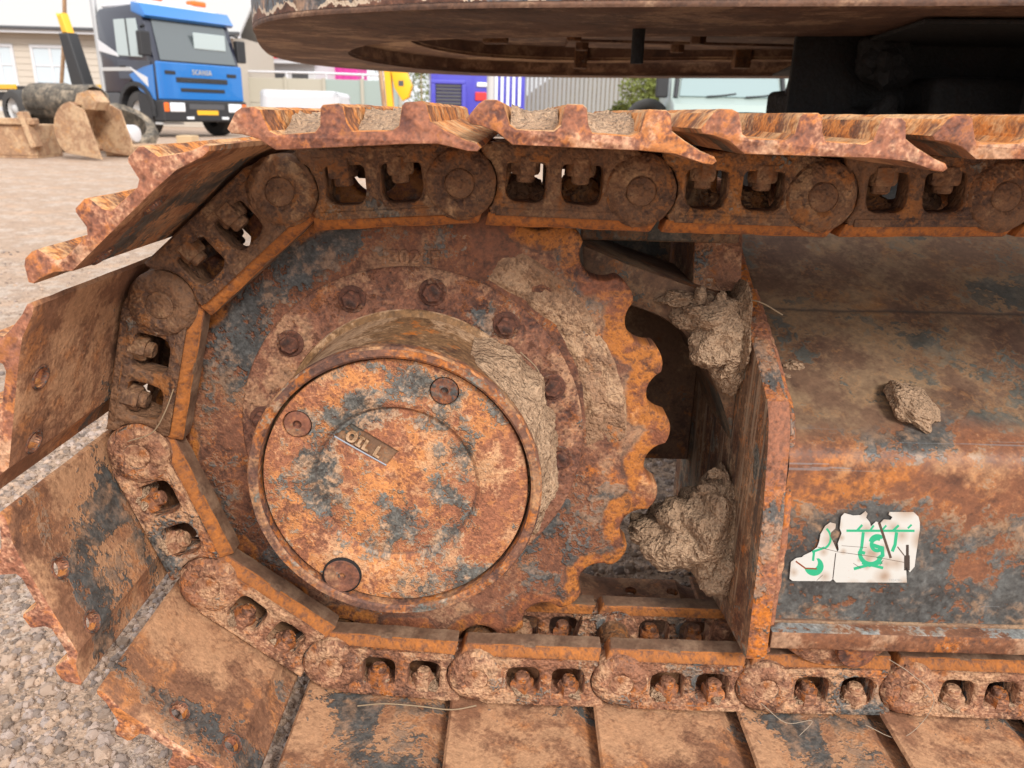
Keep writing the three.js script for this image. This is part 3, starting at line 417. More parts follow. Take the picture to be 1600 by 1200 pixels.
  for (const pc of [A, B]) {
    const g2 = new THREE.ExtrudeGeometry(poly(pc.map(([u, v]) => px(u, v))), { depth: 0.0004, bevelEnabled: false }), p = g2.attributes.position, u2 = g2.attributes.uv;
    for (let i = 0; i < p.count; i++) { const b = -(p.getY(i) + 0.0377 - 0.0048 * (p.getX(i) - 0.3992) / 0.165) / 0.1188, a = (p.getX(i) - 0.3992 - 0.0161 * b) / (0.1622 + 0.0075 * b); u2.setXY(i, a, 1 - b); }
    g2.translate(0, 0, 0.0024); const o = mesh('sticker', g2, sm1, frame); o.userData.label = 'torn white sticker with green hook print';
  }
  // bottom roller under the lip
  const rol = mesh('track_roller', boxUV(wob(crease(strip(lathe([[0.08, -0.1], [0.08, -0.011], [0.077, -0.005], [0.072, -0.003], [0.052, -0.003], [0.047, 0.0], [0.03, 0.0], [0.0001, 0.0]], 64)), 0.5), 0.0006, 50), TILE), mat.linkLow, excavator); rol.position.set(0.495, HUB - 0.1825, -0.004);
  mesh('roller_shaft', boxUV(lathe([[0.022, -0.01], [0.022, 0.0035], [0.02, 0.005], [0.0001, 0.005]], 32), TILE), mat.bolt, rol).position.set(0.019, -0.05, 0);
}
// ---- upper structure, seen from below
{
  const Y0 = 0.8635;
  const up = new THREE.Group(); up.name = 'upper_structure'; excavator.add(up);
  const outline = [[2.6, -0.14], [1.6, -0.31], [0.79, -0.48], [-0.014, -0.67], [-0.181, -0.755], [-0.3, -0.835], [-0.39, -0.93], [-0.47, -1.08], [-0.53, -1.28], [-0.6, -1.52], [-0.657, -1.74], [-0.72, -2.03], [-0.735, -2.27], [-0.71, -2.5], [-0.622, -2.72], [-0.5, -2.88], [-0.36, -2.99], [-0.12, -3.1], [0.12, -3.12], [0.5, -3.0], [1.17, -2.68], [2.6, -2.05]];
  const in1 = [[2.5, -0.6], [0.6, -0.98], [0.16, -1.12], [-0.1, -1.25], [-0.27, -1.42], [-0.37, -1.62], [-0.43, -1.85], [-0.44, -2.1], [-0.39, -2.38], [-0.29, -2.62], [-0.12, -2.8], [0.15, -2.87], [0.5, -2.79], [1.17, -2.45], [2.5, -1.85]];
  const in2 = [[2.4, -0.8], [0.75, -1.12], [0.2, -1.28], [-0.05, -1.42], [-0.19, -1.62], [-0.25, -1.88], [-0.23, -2.2], [-0.12, -2.5], [0.05, -2.66], [0.3, -2.7], [1.0, -2.4], [2.4, -1.75]];
  const smooth = (l) => new THREE.CatmullRomCurve3(l.map(([x, z]) => V3(x, z, 0)), true, 'centripetal').getPoints(160).map((p) => V2(p.x, p.y));
  const flatPlate = (out, inn, y0, y1, b = 0.006) => { const s = new THREE.Shape(smooth(out).map((p) => V2(p.x, -p.y))); if (inn) s.holes.push(new THREE.Path(smooth(inn).map((p) => V2(p.x, -p.y)))); const g = ext(s, y0, y1, b, 8); g.rotateX(-Math.PI / 2); return boxUV(crease(strip(g), 0.6), 0.9); };
  const cw = mesh('counterweight_base', flatPlate(outline, in1, Y0, Y0 + 0.012, 0.004), mat.under, up);
  // skirt of the counterweight above: dark grey paint chipped to rust along its lower edge, a yellow door further on
  const sk = smooth(outline), pos = [], uvs = [], ix = []; let s = 0;
  sk.forEach((p, i) => { if (i) s += p.distanceTo(sk[i - 1]); for (let k = 0; k <= 4; k++) { pos.push(p.x + k * 0.004, Y0 + 0.011 + k * 0.2, p.y); uvs.push(s / 1.2, k * 0.2 / 0.8); } });
  for (let i = 0; i < sk.length - 1; i++) for (let k = 0; k < 4; k++) { const a = i * 5 + k, b = a + 5; ix.push(a, b, a + 1, b, b + 1, a + 1); }
  const sg = new THREE.BufferGeometry(); sg.setAttribute('position', new THREE.Float32BufferAttribute(pos, 3)); sg.setAttribute('uv', new THREE.Float32BufferAttribute(uvs, 2)); sg.setIndex(ix); sg.computeVertexNormals();
  const qk = { ...base, seed: 41, midShift: 0.2, orangeShift: -0.9, dustShift: -1, mid: [0.16, 0.075, 0.055], paintC: [0.09, 0.1, 0.12], paint: 0 };
  const kt = surface(S, 512, (x, y, o) => { const v = y / 512 * 0.8, e = v - 0.012 - 0.012 * at(NB, x, y); qk.paint = e > 0 ? 1.6 : -9; rust(x, y, o, qk); if (Math.abs(e - 0.002) < 0.004 && at(NC, x, y) > 0.2) mixc(o.c, [0.55, 0.42, 0.3], 0.8); if (e > 0 && at(NS, x * 2, y >> 1) > 2) mixc(o.c, [0.6, 0.6, 0.6], 0.6); });
  mesh('counterweight_skirt', sg, new THREE.MeshStandardMaterial({ ...kt, bumpScale: 0.003, roughness: 1, side: THREE.DoubleSide, name: 'chipped_paint' }), up);
  const yd = []; for (let i = 0; i <= 8; i++) yd.push([0.03 + i * 0.25, -0.662 + i * 0.0575]);
  const yg = ext(poly([[0, 0], [2, 0], [2, 0.6], [0, 0.6]]), 0, 0.012, 0.004); yg.rotateY(R(13.0)); yg.translate(0.012, Y0 + 0.056, -0.646);
  mesh('yellow_side_panel', boxUV(strip(yg), 1), metal('yellow_panel', { res: 512, seed: 43, mid: [0.62, 0.3, 0.02], dark: [0.5, 0.22, 0.02], orange: [0.5, 0.2, 0.03], dust: [0.6, 0.32, 0.05], pits: 0.1 }), up);
  mesh('turntable_plate', flatPlate(in1.map(([x, z]) => [x - 0.01, z]), in2, Y0 + 0.05, Y0 + 0.062, 0.004), mat.underDry, up);
  // belly panels with seams and bolts
  const belly = [[-0.3, 0.55], [0.555, 0.9], [0.905, 1.3], [1.305, 1.9], [1.905, 2.5]];
  let bn = 0; const bm = [mat.under, mat.under, mat.under, mat.greaseShade, mat.greaseShade];
  const top = mesh('belly_plate', flatPlate(in2.map(([x, z]) => [x, z]), null, Y0 + 0.1, Y0 + 0.12), mat.under, up)
  for (const [l, a, b] of [[in1, 0.008, 0.056], [in2, 0.054, 0.106]]) { const c = smooth(l), ps = [], id = []; c.forEach((p) => ps.push(p.x, Y0 + a, p.y, p.x, Y0 + b, p.y)); for (let i = 0; i < c.length - 1; i++) id.push(i * 2, i * 2 + 1, i * 2 + 2, i * 2 + 2, i * 2 + 1, i * 2 + 3); const g = new THREE.BufferGeometry(); g.setAttribute('position', new THREE.Float32BufferAttribute(ps, 3)); g.setIndex(id); g.setAttribute('uv', new THREE.Float32BufferAttribute(new Float32Array(ps.length / 3 * 2), 2)); g.computeVertexNormals(); mesh('recess_wall', boxUV(g, 0.9), mat.under, up); }
  mesh('shade_plate', boxUV(strip(ext(poly([[0.74, 0.6], [2.4, 0.35], [2.4, 2.0], [1.0, 2.25], [0.86, 1.5]]), 0, 0.008, 0.003).rotateX(-Math.PI / 2).translate(0, Y0 - 0.012, 0)), TILE), mat.greaseShade, up);;  // added black plate, stands in for the shadow below the upper structure
  for (const [i, z] of [-1.34, -1.6, -1.9, -2.25].entries()) { const x0 = 0.12 + 0.05 * i; const p = mesh('belly_panel', boxUV(box(x0, 1.5, Y0 + 0.084, Y0 + 0.0995, z - 0.24, z, 0.004), 0.9), mat.under, up); p.rotation.y = 0; for (const bx of [x0 + 0.05, 0.66, 1.1]) { const b = mesh('bolt', boxUV(hexHead(0.026, 0.026).rotateX(Math.PI), TILE), mat.linkTop, p); b.position.set(bx, Y0 + 0.085, z - 0.03); } }
  for (const [x, z, w] of [[0.0, -1.55, 0.07], [0.32, -2.66, 0.05], [0.9, -2.4, 0.06]]) mesh('bracket', boxUV(box(x, x + w, Y0 + 0.02, Y0 + 0.1, z - 0.06, z, 0.005), TILE), mat.linkTop, up);
  mesh('hanging_stud', boxUV(strip(new THREE.CylinderGeometry(0.0125, 0.0125, 0.1, 16).translate(0.3345, Y0 - 0.012, -0.9)), TILE), mat.greaseShade, up);
  // swing bearing and carbody in the dark between the tracks
  const sw = mesh('swing_bearing', boxUV(strip(new THREE.CylinderGeometry(0.6, 0.62, 0.14, 64).translate(1.45, Y0 - 0.03, -1.45)), TILE), mat.greaseShade, excavator);
  mesh('carbody', boxUV(merge([box(0.62, 2.6, 0.5, 0.695, -2.1, -0.75, 0.02), box(0.9, 2.4, 0.66, 0.79, -1.95, -0.85, 0.02), box(1.2, 1.7, 0.35, 0.62, -2.6, -0.32, 0.02), box(0.7, 0.84, 0.62, 0.76, -1.2, -1.0, 0.01), box(0.66, 0.72, 0.6, 0.72, -1.5, -1.3, 0.01), box(1.0, 1.2, 0.5, 0.84, -0.75, -0.6, 0.02)].map(strip)), TILE), mat.greaseShade, excavator);
  for (let i = 0; i < 14; i++) { const b = mesh('bearing_bolt', boxUV(hexHead(0.022, 0.03), TILE), mat.greaseShade, sw), a = R(180 + i * 11); b.position.set(1.45 + 0.57 * Math.cos(a), Y0 - 0.13, -1.45 - 0.57 * Math.sin(a)); }
  { const r = rng(31), gs = []; for (let i = 0; i < 16; i++) { const g = strip(new THREE.IcosahedronGeometry(0.022 + r() * 0.025, 4)); wob(g, 0.02, 25, i * 3); g.translate(0.76 + r() * 0.1 + (i > 9 ? r() * 0.5 : 0), i > 9 ? 0.69 + r() * 0.03 : 0.72 + r() * 0.14, -0.9 - r() * 0.35); gs.push(crease(g, 0.5)); } mesh('caked_grease', boxUV(merge(gs), TILE), mat.greaseShade, excavator); }
  mesh('hydraulic_hose', boxUV(strip(tube([[0.8, 0.8, -1.1], [0.78, 0.73, -1.0], [0.9, 0.7, -0.9], [1.2, 0.72, -0.85], [1.6, 0.7, -0.8]], 0.018, 40, 10)), TILE), mat.greaseShade, excavator);
  mesh('rubber_flap', boxUV(box(0.66, 1.9, 0.715, 0.87, -0.98, -0.965, 0.003), TILE), mat.greaseShade, up);
}

// ------------------------------------------------------------------ dried mud on the machine
function clod(name, label, category, [x, y, z], [sx, sy, sz], seed, rough = 0.3, det = 24, m = mat.mud) {
  const g = strip(new THREE.IcosahedronGeometry(1, det)), p = g.attributes.position;
  for (let i = 0; i < p.count; i++) { const a = V3().fromBufferAttribute(p, i); const k = 1 + rough * 0.8 * pn.noise(a.x * 1.3 + seed, a.y * 1.3 + 0.37, a.z * 1.3) + rough * 0.3 * fb(a.x * 2.6 + 4.2, a.y * 2.6 + seed, a.z * 2.6, 2) + 0.035 * fb(a.x * 7.3, a.y * 7.3, a.z * 7.3 + seed, 3); p.setXYZ(i, a.x * k * sx, a.y * k * sy, a.z * k * sz); }
  g.computeVertexNormals(); const o = mesh(name, boxUV(crease(g, 0.5), 0.35), m); o.position.set(x, y + HUB, z); return tag(o, label, category);
}
clod('mud_clod', 'large dry mud clod lying on the sloping frame top', 'mud clod', [0.5535, 0.047, -0.06], [0.033, 0.017, 0.032], 3.3, 0.42).rotation.set(0.5, 0.2, -0.55);
clod('mud_clod', 'small dark mud crumb near the end plate, behind the large clod', 'mud clod', [0.437, 0.073, -0.118], [0.011, 0.006, 0.008], 8.1, 0.5, 8);
clod('mud_clod', 'smallest crumb of mud beside the end plate edge', 'mud clod', [0.425, 0.064, -0.105], [0.007, 0.004, 0.006], 2.1, 0.5, 6);
function lump(name, label, spots, seed, rough = 0.4) {   // several clods fused into one caked lump
  const gs = []; for (const [k, [x, y, z, sx, sy, sz]] of spots.entries()) {
    const g = strip(new THREE.IcosahedronGeometry(1, 14)), p = g.attributes.position;
    for (let i = 0; i < p.count; i++) { const a = V3().fromBufferAttribute(p, i), q = 1 + rough * 0.8 * pn.noise(a.x * 1.3 + seed + k * 3.1, a.y * 1.3 + 0.37, a.z * 1.3) + rough * 0.3 * fb(a.x * 2.3 + 4.2, a.y * 2.3 + seed + k, a.z * 2.3, 2) + 0.1 * Math.abs(fb(a.x * 4.7, a.y * 4.7 + k * 2.3, a.z * 4.7, 3)) + 0.03 * fb(a.x * 11, a.y * 11 + k, a.z * 11, 2); p.setXYZ(i, x + a.x * q * sx, y + a.y * q * sy, z + a.z * q * sz); }
    g.computeVertexNormals(); gs.push(crease(g, 0.6));
  }
  const o = mesh(name, boxUV(merge(gs), 0.3), mat.mud); o.position.y = HUB; return tag(o, label, name.replace('_', ' '));
}
lump('mud_lump', 'fibrous mud lump caked on the bracket above the sprocket teeth', [[0.335, 0.128, -0.14, 0.04, 0.026, 0.04], [0.352, 0.1, -0.13, 0.033, 0.038, 0.036], [0.363, 0.07, -0.13, 0.021, 0.028, 0.026], [0.3, 0.147, -0.15, 0.03, 0.011, 0.03], [0.374, 0.1, -0.15, 0.012, 0.055, 0.05], [0.368, 0.05, -0.125, 0.011, 0.014, 0.013], [0.322, 0.15, -0.125, 0.007, 0.014, 0.007], [0.345, 0.147, -0.12, 0.006, 0.013, 0.006]], 5.2, 0.42);
lump('mud_heap', 'crumbling dried mud heap caked against the lower end plate', [[0.358, -0.14, -0.115, 0.036, 0.062, 0.058], [0.335, -0.152, -0.115, 0.05, 0.04, 0.055], [0.366, -0.178, -0.095, 0.026, 0.032, 0.042], [0.3, -0.154, -0.13, 0.034, 0.019, 0.04], [0.376, -0.115, -0.13, 0.011, 0.045, 0.05], [0.35, -0.1, -0.11, 0.017, 0.016, 0.016], [0.352, -0.14, -0.07, 0.02, 0.019, 0.014], [0.374, -0.202, -0.085, 0.012, 0.016, 0.018]], 7.7, 0.45);
{ const r = rng(77); const CL = ['flat dried mud crumb at the very top of the lower mud heap', 'rounded mud crumb below the topmost crumb of the lower heap', 'small mud crumb at the left edge of the lower mud heap', 'mud crumb in the middle of the lower mud heap', 'mud crumb touching the end plate beside the lower heap'], CP = [[0.362, -0.066, -0.115], [0.348, -0.08, -0.1], [0.312, -0.126, -0.09], [0.34, -0.116, -0.078], [0.37, -0.105, -0.088]]; CP.forEach((p, i) => clod('mud_crumb', CL[i], 'mud crumb', p, [0.008 + r() * 0.004, 0.006 + r() * 0.004, 0.008], 20 + i * 3, 0.5, 7)); }
{
  // crescent of mud stuck on the right of the hub
  const nu = 150, nv = 60, pos = [], ix = [];
  for (let i = 0; i <= nu; i++) for (let j = 0; j <= nv; j++) {
    const t = i / nu, s = j / nv, a = R(-52 + 112 * t), z = 0.064 - 0.11 * s, env = Math.pow(Math.sin(Math.PI * clamp(t * 1.02)), 0.7);
    const th = env * (0.03 * sm(0, 0.55, s) * (0.75 + 0.5 * Math.sin(t * 7 + 1) * 0.4) + 0.0015) * (1 + 0.5 * fb(a * 5, s * 4, 2, 3)) + 0.0022 * env * fb(a * 26, s * 16, 5, 3) - 0.0012;
    const rad = 0.1395 + th; pos.push(rad * Math.cos(a), rad * Math.sin(a), z);
  }
  for (let i = 0; i < nu; i++) for (let j = 0; j < nv; j++) { const a = i * (nv + 1) + j, b = a + nv + 1; ix.push(a, a + 1, b, b, a + 1, b + 1); }
  const g = new THREE.BufferGeometry(); g.setAttribute('position', new THREE.Float32BufferAttribute(pos, 3)); g.setIndex(ix); g.setAttribute('uv', new THREE.Float32BufferAttribute(new Float32Array(pos.length / 3 * 2), 2)); g.computeVertexNormals();
  const o = mesh('hub_mud', boxUV(g, 0.35), mat.mud); o.position.y = HUB; tag(o, 'thick crescent of dried mud stuck on the right side of the hub', 'dried mud');
}
{
  // thin crust of mud over the upper right of the sprocket face
  const nu = 130, nv = 70, pos = [], ix = [];
  for (let i = 0; i <= nu; i++) for (let j = 0; j <= nv; j++) {
    const t = i / nu, s = j / nv, a = R(-8 + 80 * t), rad = 0.19 + 0.053 * s, env = Math.min(sm(0, 0.2, t), sm(1, 0.8, t), sm(0, 0.3, s), sm(1, 0.86, s));
    const h = 0.0052 * env + 0.0038 * fb(rad * 38, a * 7, 1, 4) * env + 0.0025 * fb(rad * 14 + 9, a * 3, 3, 2) - 0.0014; pos.push(rad * Math.cos(a), rad * Math.sin(a), -0.0572 + h);
  }
  for (let i = 0; i < nu; i++) for (let j = 0; j < nv; j++) { const a = i * (nv + 1) + j, b = a + nv + 1; ix.push(a, b, a + 1, b, b + 1, a + 1); }
  const g = new THREE.BufferGeometry(); g.setAttribute('position', new THREE.Float32BufferAttribute(pos, 3)); g.setIndex(ix); g.setAttribute('uv', new THREE.Float32BufferAttribute(new Float32Array(pos.length / 3 * 2), 2)); g.computeVertexNormals();
  const o = mesh('mud_crust', boxUV(g, 0.35), metal('crust', { seed: 51, midShift: 0.9, orangeShift: -0.9, dustShift: 0.5, dark: [0.14, 0.075, 0.05], mid: [0.25, 0.145, 0.095], dust: [0.34, 0.22, 0.15], pits: 0.3, bump: 0.003 })); o.position.y = HUB; tag(o, 'thin cracked mud crust on the upper right sprocket face', 'dried mud');
}
// dirt packed between the grousers on top of the chain
[[0, 0.0475, 0.0845, 1], [0, 0.107, 0.144, 2], [-1, 0.107, 0.144, 3], [-1, 0.05, 0.084, 4]].forEach(([k, x0, x1, sd]) => {
  const nu = 24, nv = 110, pos = [], ix = [], a = pins[k], b = pins[k + 1], ang = Math.atan2(b[1] - a[1], b[0] - a[0]), ca = Math.cos(ang), sa = Math.sin(ang);
  for (let i = 0; i <= nu; i++) for (let j = 0; j <= nv; j++) { const x = x0 + (x1 - x0) * i / nu, z = ZE - 0.012 - 0.36 * j / nv, e = sm(0, 0.16, j / nv), u = (i / nu - 0.5) * 2, y = 0.0515 + (0.0125 + 0.004 * u * u) * e + 0.006 * fb(x * 60 + sd * 5, 2, z * 60, 3) * e; pos.push(a[0] + x * ca - y * sa, a[1] + HUB + x * sa + y * ca, z); }
  for (let i = 0; i < nu; i++) for (let j = 0; j < nv; j++) { const q = i * (nv + 1) + j, w = q + nv + 1; ix.push(q, q + 1, w, w, q + 1, w + 1); }
  const g = new THREE.BufferGeometry(); g.setAttribute('position', new THREE.Float32BufferAttribute(pos, 3)); g.setIndex(ix); g.setAttribute('uv', new THREE.Float32BufferAttribute(new Float32Array(pos.length / 3 * 2), 2)); g.computeVertexNormals();
  tag(mesh('packed_soil', boxUV(g, 0.3), mat.mud), ['', 'dry straw-coloured soil packed in the left channel of the second shoe', 'dry soil packed in the right channel of the second shoe', 'dark soil packed in the right channel of the first top shoe', 'soil packed in the left channel of the first top shoe'][sd], 'soil');
});
// straws, roots and hairs
const straw = flat('dry_straw', 0.27, 0.19, 0.115, 0.85), hair = flat('pale_fibre', 0.32, 0.25, 0.18, 0.8);
const strand = (name, label, cat, pts, r, m = straw) => tag(mesh(name, tube(pts.map(([x, y, z]) => [x, y + HUB, z]), r, 40, 5), m), label, cat);
strand('dry_twig', 'pale dry twig lying along the first bottom track link', 'twig', [[-0.062, -0.318, 0.012], [-0.03, -0.312, 0.014], [0.01, -0.315, 0.013], [0.05, -0.316, 0.016], [0.078, -0.31, 0.015]], 0.0009);
strand('grass_stalk', 'thin dead grass stalk hanging from the left track link', 'stalk', [[-0.236, 0.069, 0.004], [-0.246, 0.045, 0.008], [-0.262, 0.022, 0.008], [-0.29, 0.01, 0.006]], 0.0007);
strand('pale_fibre', 'long pale fibre looped over the right bottom track links', 'fibre', [[0.53, -0.318, 0.02], [0.57, -0.33, 0.026], [0.6, -0.305, 0.018], [0.605, -0.28, 0.014], [0.575, -0.252, 0.01], [0.548, -0.235, 0.008]], 0.0004, hair);
strand('pale_fibre', 'short pale fibre hanging below the right bottom track links', 'fibre', [[0.41, -0.3, 0.01], [0.44, -0.32, 0.018], [0.47, -0.318, 0.016], [0.455, -0.335, 0.022]], 0.0004, hair);
strand('straw_stalk', 'thin dry grass blade curving over the sprocket bolt flange', 'stalk', [[0.118, 0.103, -0.046], [0.137, 0.085, -0.042], [0.144, 0.06, -0.04], [0.128, 0.032, -0.035]], 0.0007);
strand('root_fibre', 'curled root fibre sticking out of the upper mud lump', 'fibre', [[0.36, 0.148, -0.13], [0.385, 0.15, -0.11], [0.41, 0.138, -0.1]], 0.0009);

// ------------------------------------------------------------------ the yard behind
const M_ = {
  navy: flat('navy_paint', 0.012, 0.014, 0.03, 0.3, { clearcoat: 0.6 }), blue: flat('blue_paint', 0.008, 0.14, 0.44, 0.3, { clearcoat: 0.7 }), white: flat('white_paint', 0.58, 0.58, 0.6, 0.5), black: flat('black_plastic', 0.02, 0.02, 0.022, 0.6), chrome: flat('bare_steel', 0.5, 0.5, 0.5, 0.35, { metalness: 0.7 }),
  glass: flat('cab_glass', 0.36, 0.42, 0.42, 0.08, { clearcoat: 1 }), glassD: flat('dark_glass', 0.08, 0.095, 0.1, 0.08, { clearcoat: 1 }), tyre: flat('tyre_rubber', 0.045, 0.042, 0.04, 0.9), orange: flat('amber_lens', 0.75, 0.14, 0.02, 0.3), yellow: flat('yellow_paint', 0.75, 0.4, 0.02, 0.5), yellowA: flat('digger_yellow', 0.8, 0.42, 0.01, 0.45),
  purple: flat('violet_blue_paint', 0.06, 0.055, 0.42, 0.35, { clearcoat: 0.5 }), cream: flat('cream_cladding', 0.5, 0.44, 0.37, 0.8), concrete: flat('pale_concrete', 0.4, 0.37, 0.3, 0.9), pink: flat('magenta_sheet', 0.55, 0.04, 0.27, 0.6), roof: flat('pale_roof', 0.37, 0.36, 0.35, 0.8), lamp: flat('headlamp_glass', 0.7, 0.72, 0.74, 0.15), mint: flat('pale_green_paint', 0.3, 0.36, 0.33, 0.4), red: flat('red_lens', 0.6, 0.03, 0.03, 0.4), grey: flat('galvanised_steel', 0.45, 0.44, 0.43, 0.6), wood: flat('raw_timber', 0.5, 0.35, 0.2, 0.9), vanGlass: flat('van_windscreen', 0.2, 0.27, 0.27, 0.08, { clearcoat: 1 }), fence: flat('weathered_zinc', 0.27, 0.265, 0.25, 0.7), sheet: flat('white_sheeting', 0.5, 0.5, 0.52, 0.7), pane: flat('window_glass', 0.5, 0.56, 0.6, 0.1), dgrey: flat('dark_grey', 0.07, 0.07, 0.075, 0.6),
};
const rustA = metal('yard_rust', { res: 512, seed: 61, midShift: 1.4, orangeShift: -0.4, dustShift: 0.7, mid: [0.3, 0.18, 0.12], dark: [0.14, 0.08, 0.055], dust: [0.42, 0.29, 0.2], orange: [0.4, 0.22, 0.11], pits: 0.2, bump: 0.003 });
const tank = metal('worn_rubber', { res: 512, seed: 62, midShift: 0, orangeShift: -2.5, dustShift: 0.3, dark: [0.05, 0.043, 0.038], mid: [0.13, 0.11, 0.095], dust: [0.26, 0.21, 0.17], bump: 0.006 });
const B = (x0, x1, y0, y1, z0, z1, r = 0.02) => box(x0, x1, y0, y1, z0, z1, r);
function wheel(parent, x, z, r, w, name = 'wheel') {
  const t = lathe([[r * 0.56, -w / 2], [r * 0.9, -w / 2], [r, -w * 0.36], [r, w * 0.36], [r * 0.9, w / 2], [r * 0.56, w / 2]], 40), o = mesh(name, t, M_.tyre, parent); o.position.set(x, r, z);
  const h = lathe([[r * 0.57, w * 0.4], [r * 0.52, w * 0.3], [r * 0.3, w * 0.12], [r * 0.22, w * 0.42], [0.001, w * 0.45]], 30); mesh('rim', h, M_.grey, o); if (z < 0) { o.rotation.y = Math.PI; } return o;
}
{
  const t = thing('hook_lift_truck', 'blue and black hook lift lorry with an orange roof beacon', 'truck', [-7.44, 0, -18.84], R(-30));
  const side = poly([[-1.95, 0.95], [-1.95, 2.62], [-1.8, 2.74], [-0.55, 2.8], [-0.32, 2.6], [-0.02, 1.62], [0, 0.75], [-0.12, 0.72], [-0.2, 0.95], [-0.32, 1.12], [-0.55, 1.2], [-0.95, 1.2], [-1.15, 1.12], [-1.28, 0.95]]);
  mesh('cab', crease(strip(ext(side, -1.18, 1.18, 0.05, 8)), 0.5), M_.navy, t);
  const front = mesh('front_panel', B(-0.03, 0.035, 0.82, 1.62, -1.19, 1.19, 0.03), M_.blue, t);
  for (const [y0, y1, zz] of [[1.2, 1.31, 0.72], [1.0, 1.08, 0.62]]) mesh('grille', B(0.03, 0.05, y0, y1, -zz, zz, 0.01), M_.black, front);
  for (const z of [-0.86, 0.86]) mesh('vent', B(0.03, 0.05, 1.36, 1.44, z - 0.14, z + 0.14, 0.01), M_.black, front);
  const tg = new TextGeometry('SCANIA', { font, size: 0.11, depth: 0.015, curveSegments: 3 }); tg.computeBoundingBox(); tg.translate(-tg.boundingBox.max.x / 2, 1.38, 0); tg.rotateY(Math.PI / 2); tg.translate(0.036, 0, 0); mesh('badge_lettering', tg, M_.chrome, front);
  // windscreen on the raked front, visor and roof
  const ws = ext(poly([[-1.05, 0], [1.05, 0], [0.98, 0.93], [-0.98, 0.93]]), 0, 0.03, 0.008); ws.rotateY(Math.PI / 2); ws.rotateZ(R(17)); ws.translate(-0.015, 1.64, 0); mesh('windscreen', ws, M_.glassD, t);
  mesh('seen_through_light', B(-0.14, -0.11, 1.95, 2.3, -0.85, 0.05, 0.02).rotateZ(R(0)).translate(0.05, 0, 0), M_.glass, t).name = 'windscreen_reflection_panel';
  const vis = ext(poly([[-0.62, 2.64], [-0.2, 2.5], [-0.12, 2.55], [-0.3, 2.8], [-0.6, 2.84]]), -1.2, 1.2, 0.02); mesh('sun_visor', crease(strip(vis), 0.4), M_.blue, t);
  mesh('roof', B(-1.9, -0.5, 2.76, 2.86, -1.05, 1.05, 0.05), M_.white, t);
  mesh('light_bar', B(-0.95, -0.75, 2.88, 2.96, -0.9, 0.9, 0.03), M_.white, t); for (const z of [-0.75, 0.45]) mesh('beacon', B(-0.98, -0.72, 2.95, 3.07, z - 0.2, z + 0.2, 0.04), M_.orange, t);
  for (const [z, d] of [[1.18, 1]]) {
    mesh('side_window', ext(poly([[-1.3, 1.75], [-0.4, 1.7], [-0.5, 2.5], [-1.28, 2.5]]), 1.175, 1.2, 0.008), M_.glass, t);
    const door = mesh('door', ext(poly([[-1.33, 1.25], [-0.3, 1.25], [-0.14, 1.62], [-1.33, 1.66]]), 1.17, 1.195, 0.008), M_.navy, t); mesh('handle', B(-1.25, -1.05, 1.5, 1.54, 1.19, 1.21, 0.008), M_.black, door);
    mesh('blue_flank', ext(poly([[-0.62, 1.0], [-0.1, 0.8], [-0.08, 1.55], [-0.42, 1.5], [-0.95, 1.34]]), 1.182, 1.204, 0.006), M_.blue, t);
    mesh('white_flash', ext(poly([[-0.9, 1.5], [-0.3, 1.28], [-0.3, 1.08]]), 1.186, 1.211, 0.004), M_.white, t);
    mesh('white_flash', ext(poly([[-1.95, 2.1], [-1.95, 1.85], [-1.25, 1.72], [-1.3, 1.8]]), 1.186, 1.205, 0.004), M_.white, t);
    mesh('grey_stripe', ext(poly([[-1.93, 1.5], [-1.93, 1.42], [-0.75, 1.42], [-0.85, 1.5]]), 1.182, 1.198, 0.003), M_.grey, t);
  }
  for (const [z, s] of [[1.32, 1], [-1.32, -1]]) { const m = mesh('mirror', B(-0.2, -0.05, 1.72, 2.22, z - 0.13, z + 0.13, 0.03), M_.black, t); mesh('mirror_arm', tube([[-0.15, 2.3, z], [-0.25, 2.35, z - 0.12 * s], [-0.3, 2.3, z - 0.2 * s]], 0.03, 10, 6), M_.black, m); }
  for (const z of [-0.55, 0.35]) mesh('wiper', tube([[-0.02, 1.66, z], [-0.03, 1.7, z + 0.35], [-0.05, 1.78, z + 0.62]], 0.018, 8, 5), M_.black, t);
  mesh('lower_grille', B(0.1, 0.125, 0.62, 0.74, -0.5, 0.5, 0.01), M_.dgrey, t);
  const bm = mesh('bumper', B(-0.25, 0.12, 0.34, 0.82, -1.2, 1.2, 0.05), M_.black, t);
  for (const z of [-0.82, 0.82]) { mesh('headlamp', B(0.09, 0.14, 0.56, 0.76, z - 0.2, z + 0.2, 0.03), M_.lamp, bm); mesh('indicator', B(0.08, 0.13, 0.56, 0.76, z + (z > 0 ? 0.22 : -0.35), z + (z > 0 ? 0.35 : -0.22), 0.02), M_.orange, bm); }
  for (let i = 0; i < 4; i++) mesh('grille_bar', B(0.05, 0.06, 1.215 + i * 0.024, 1.223 + i * 0.024, -0.7, 0.7, 0.002), M_.dgrey, front);
  mesh('window_post', B(-0.86, -0.82, 1.74, 2.5, 1.2, 1.212, 0.004), M_.black, t); mesh('door_step', B(-0.75, -0.3, 0.4, 0.95, 1.0, 1.19, 0.02), M_.black, t); mesh('side_locker', B(-2.0, -1.45, 0.45, 0.95, 0.9, 1.18, 0.03), M_.dgrey, t); for (const z of [-0.5, 0.5]) mesh('fog_lamp', B(0.11, 0.135, 0.4, 0.46, z - 0.1, z + 0.1, 0.01), M_.lamp, bm);
  mesh('number_plate', B(0.115, 0.13, 0.5, 0.6, -0.3, 0.3, 0.005), M_.yellow, bm); mesh('step_plate', B(-0.2, 0.0, 0.28, 0.33, 0.6, 1.22, 0.01), M_.grey, bm);
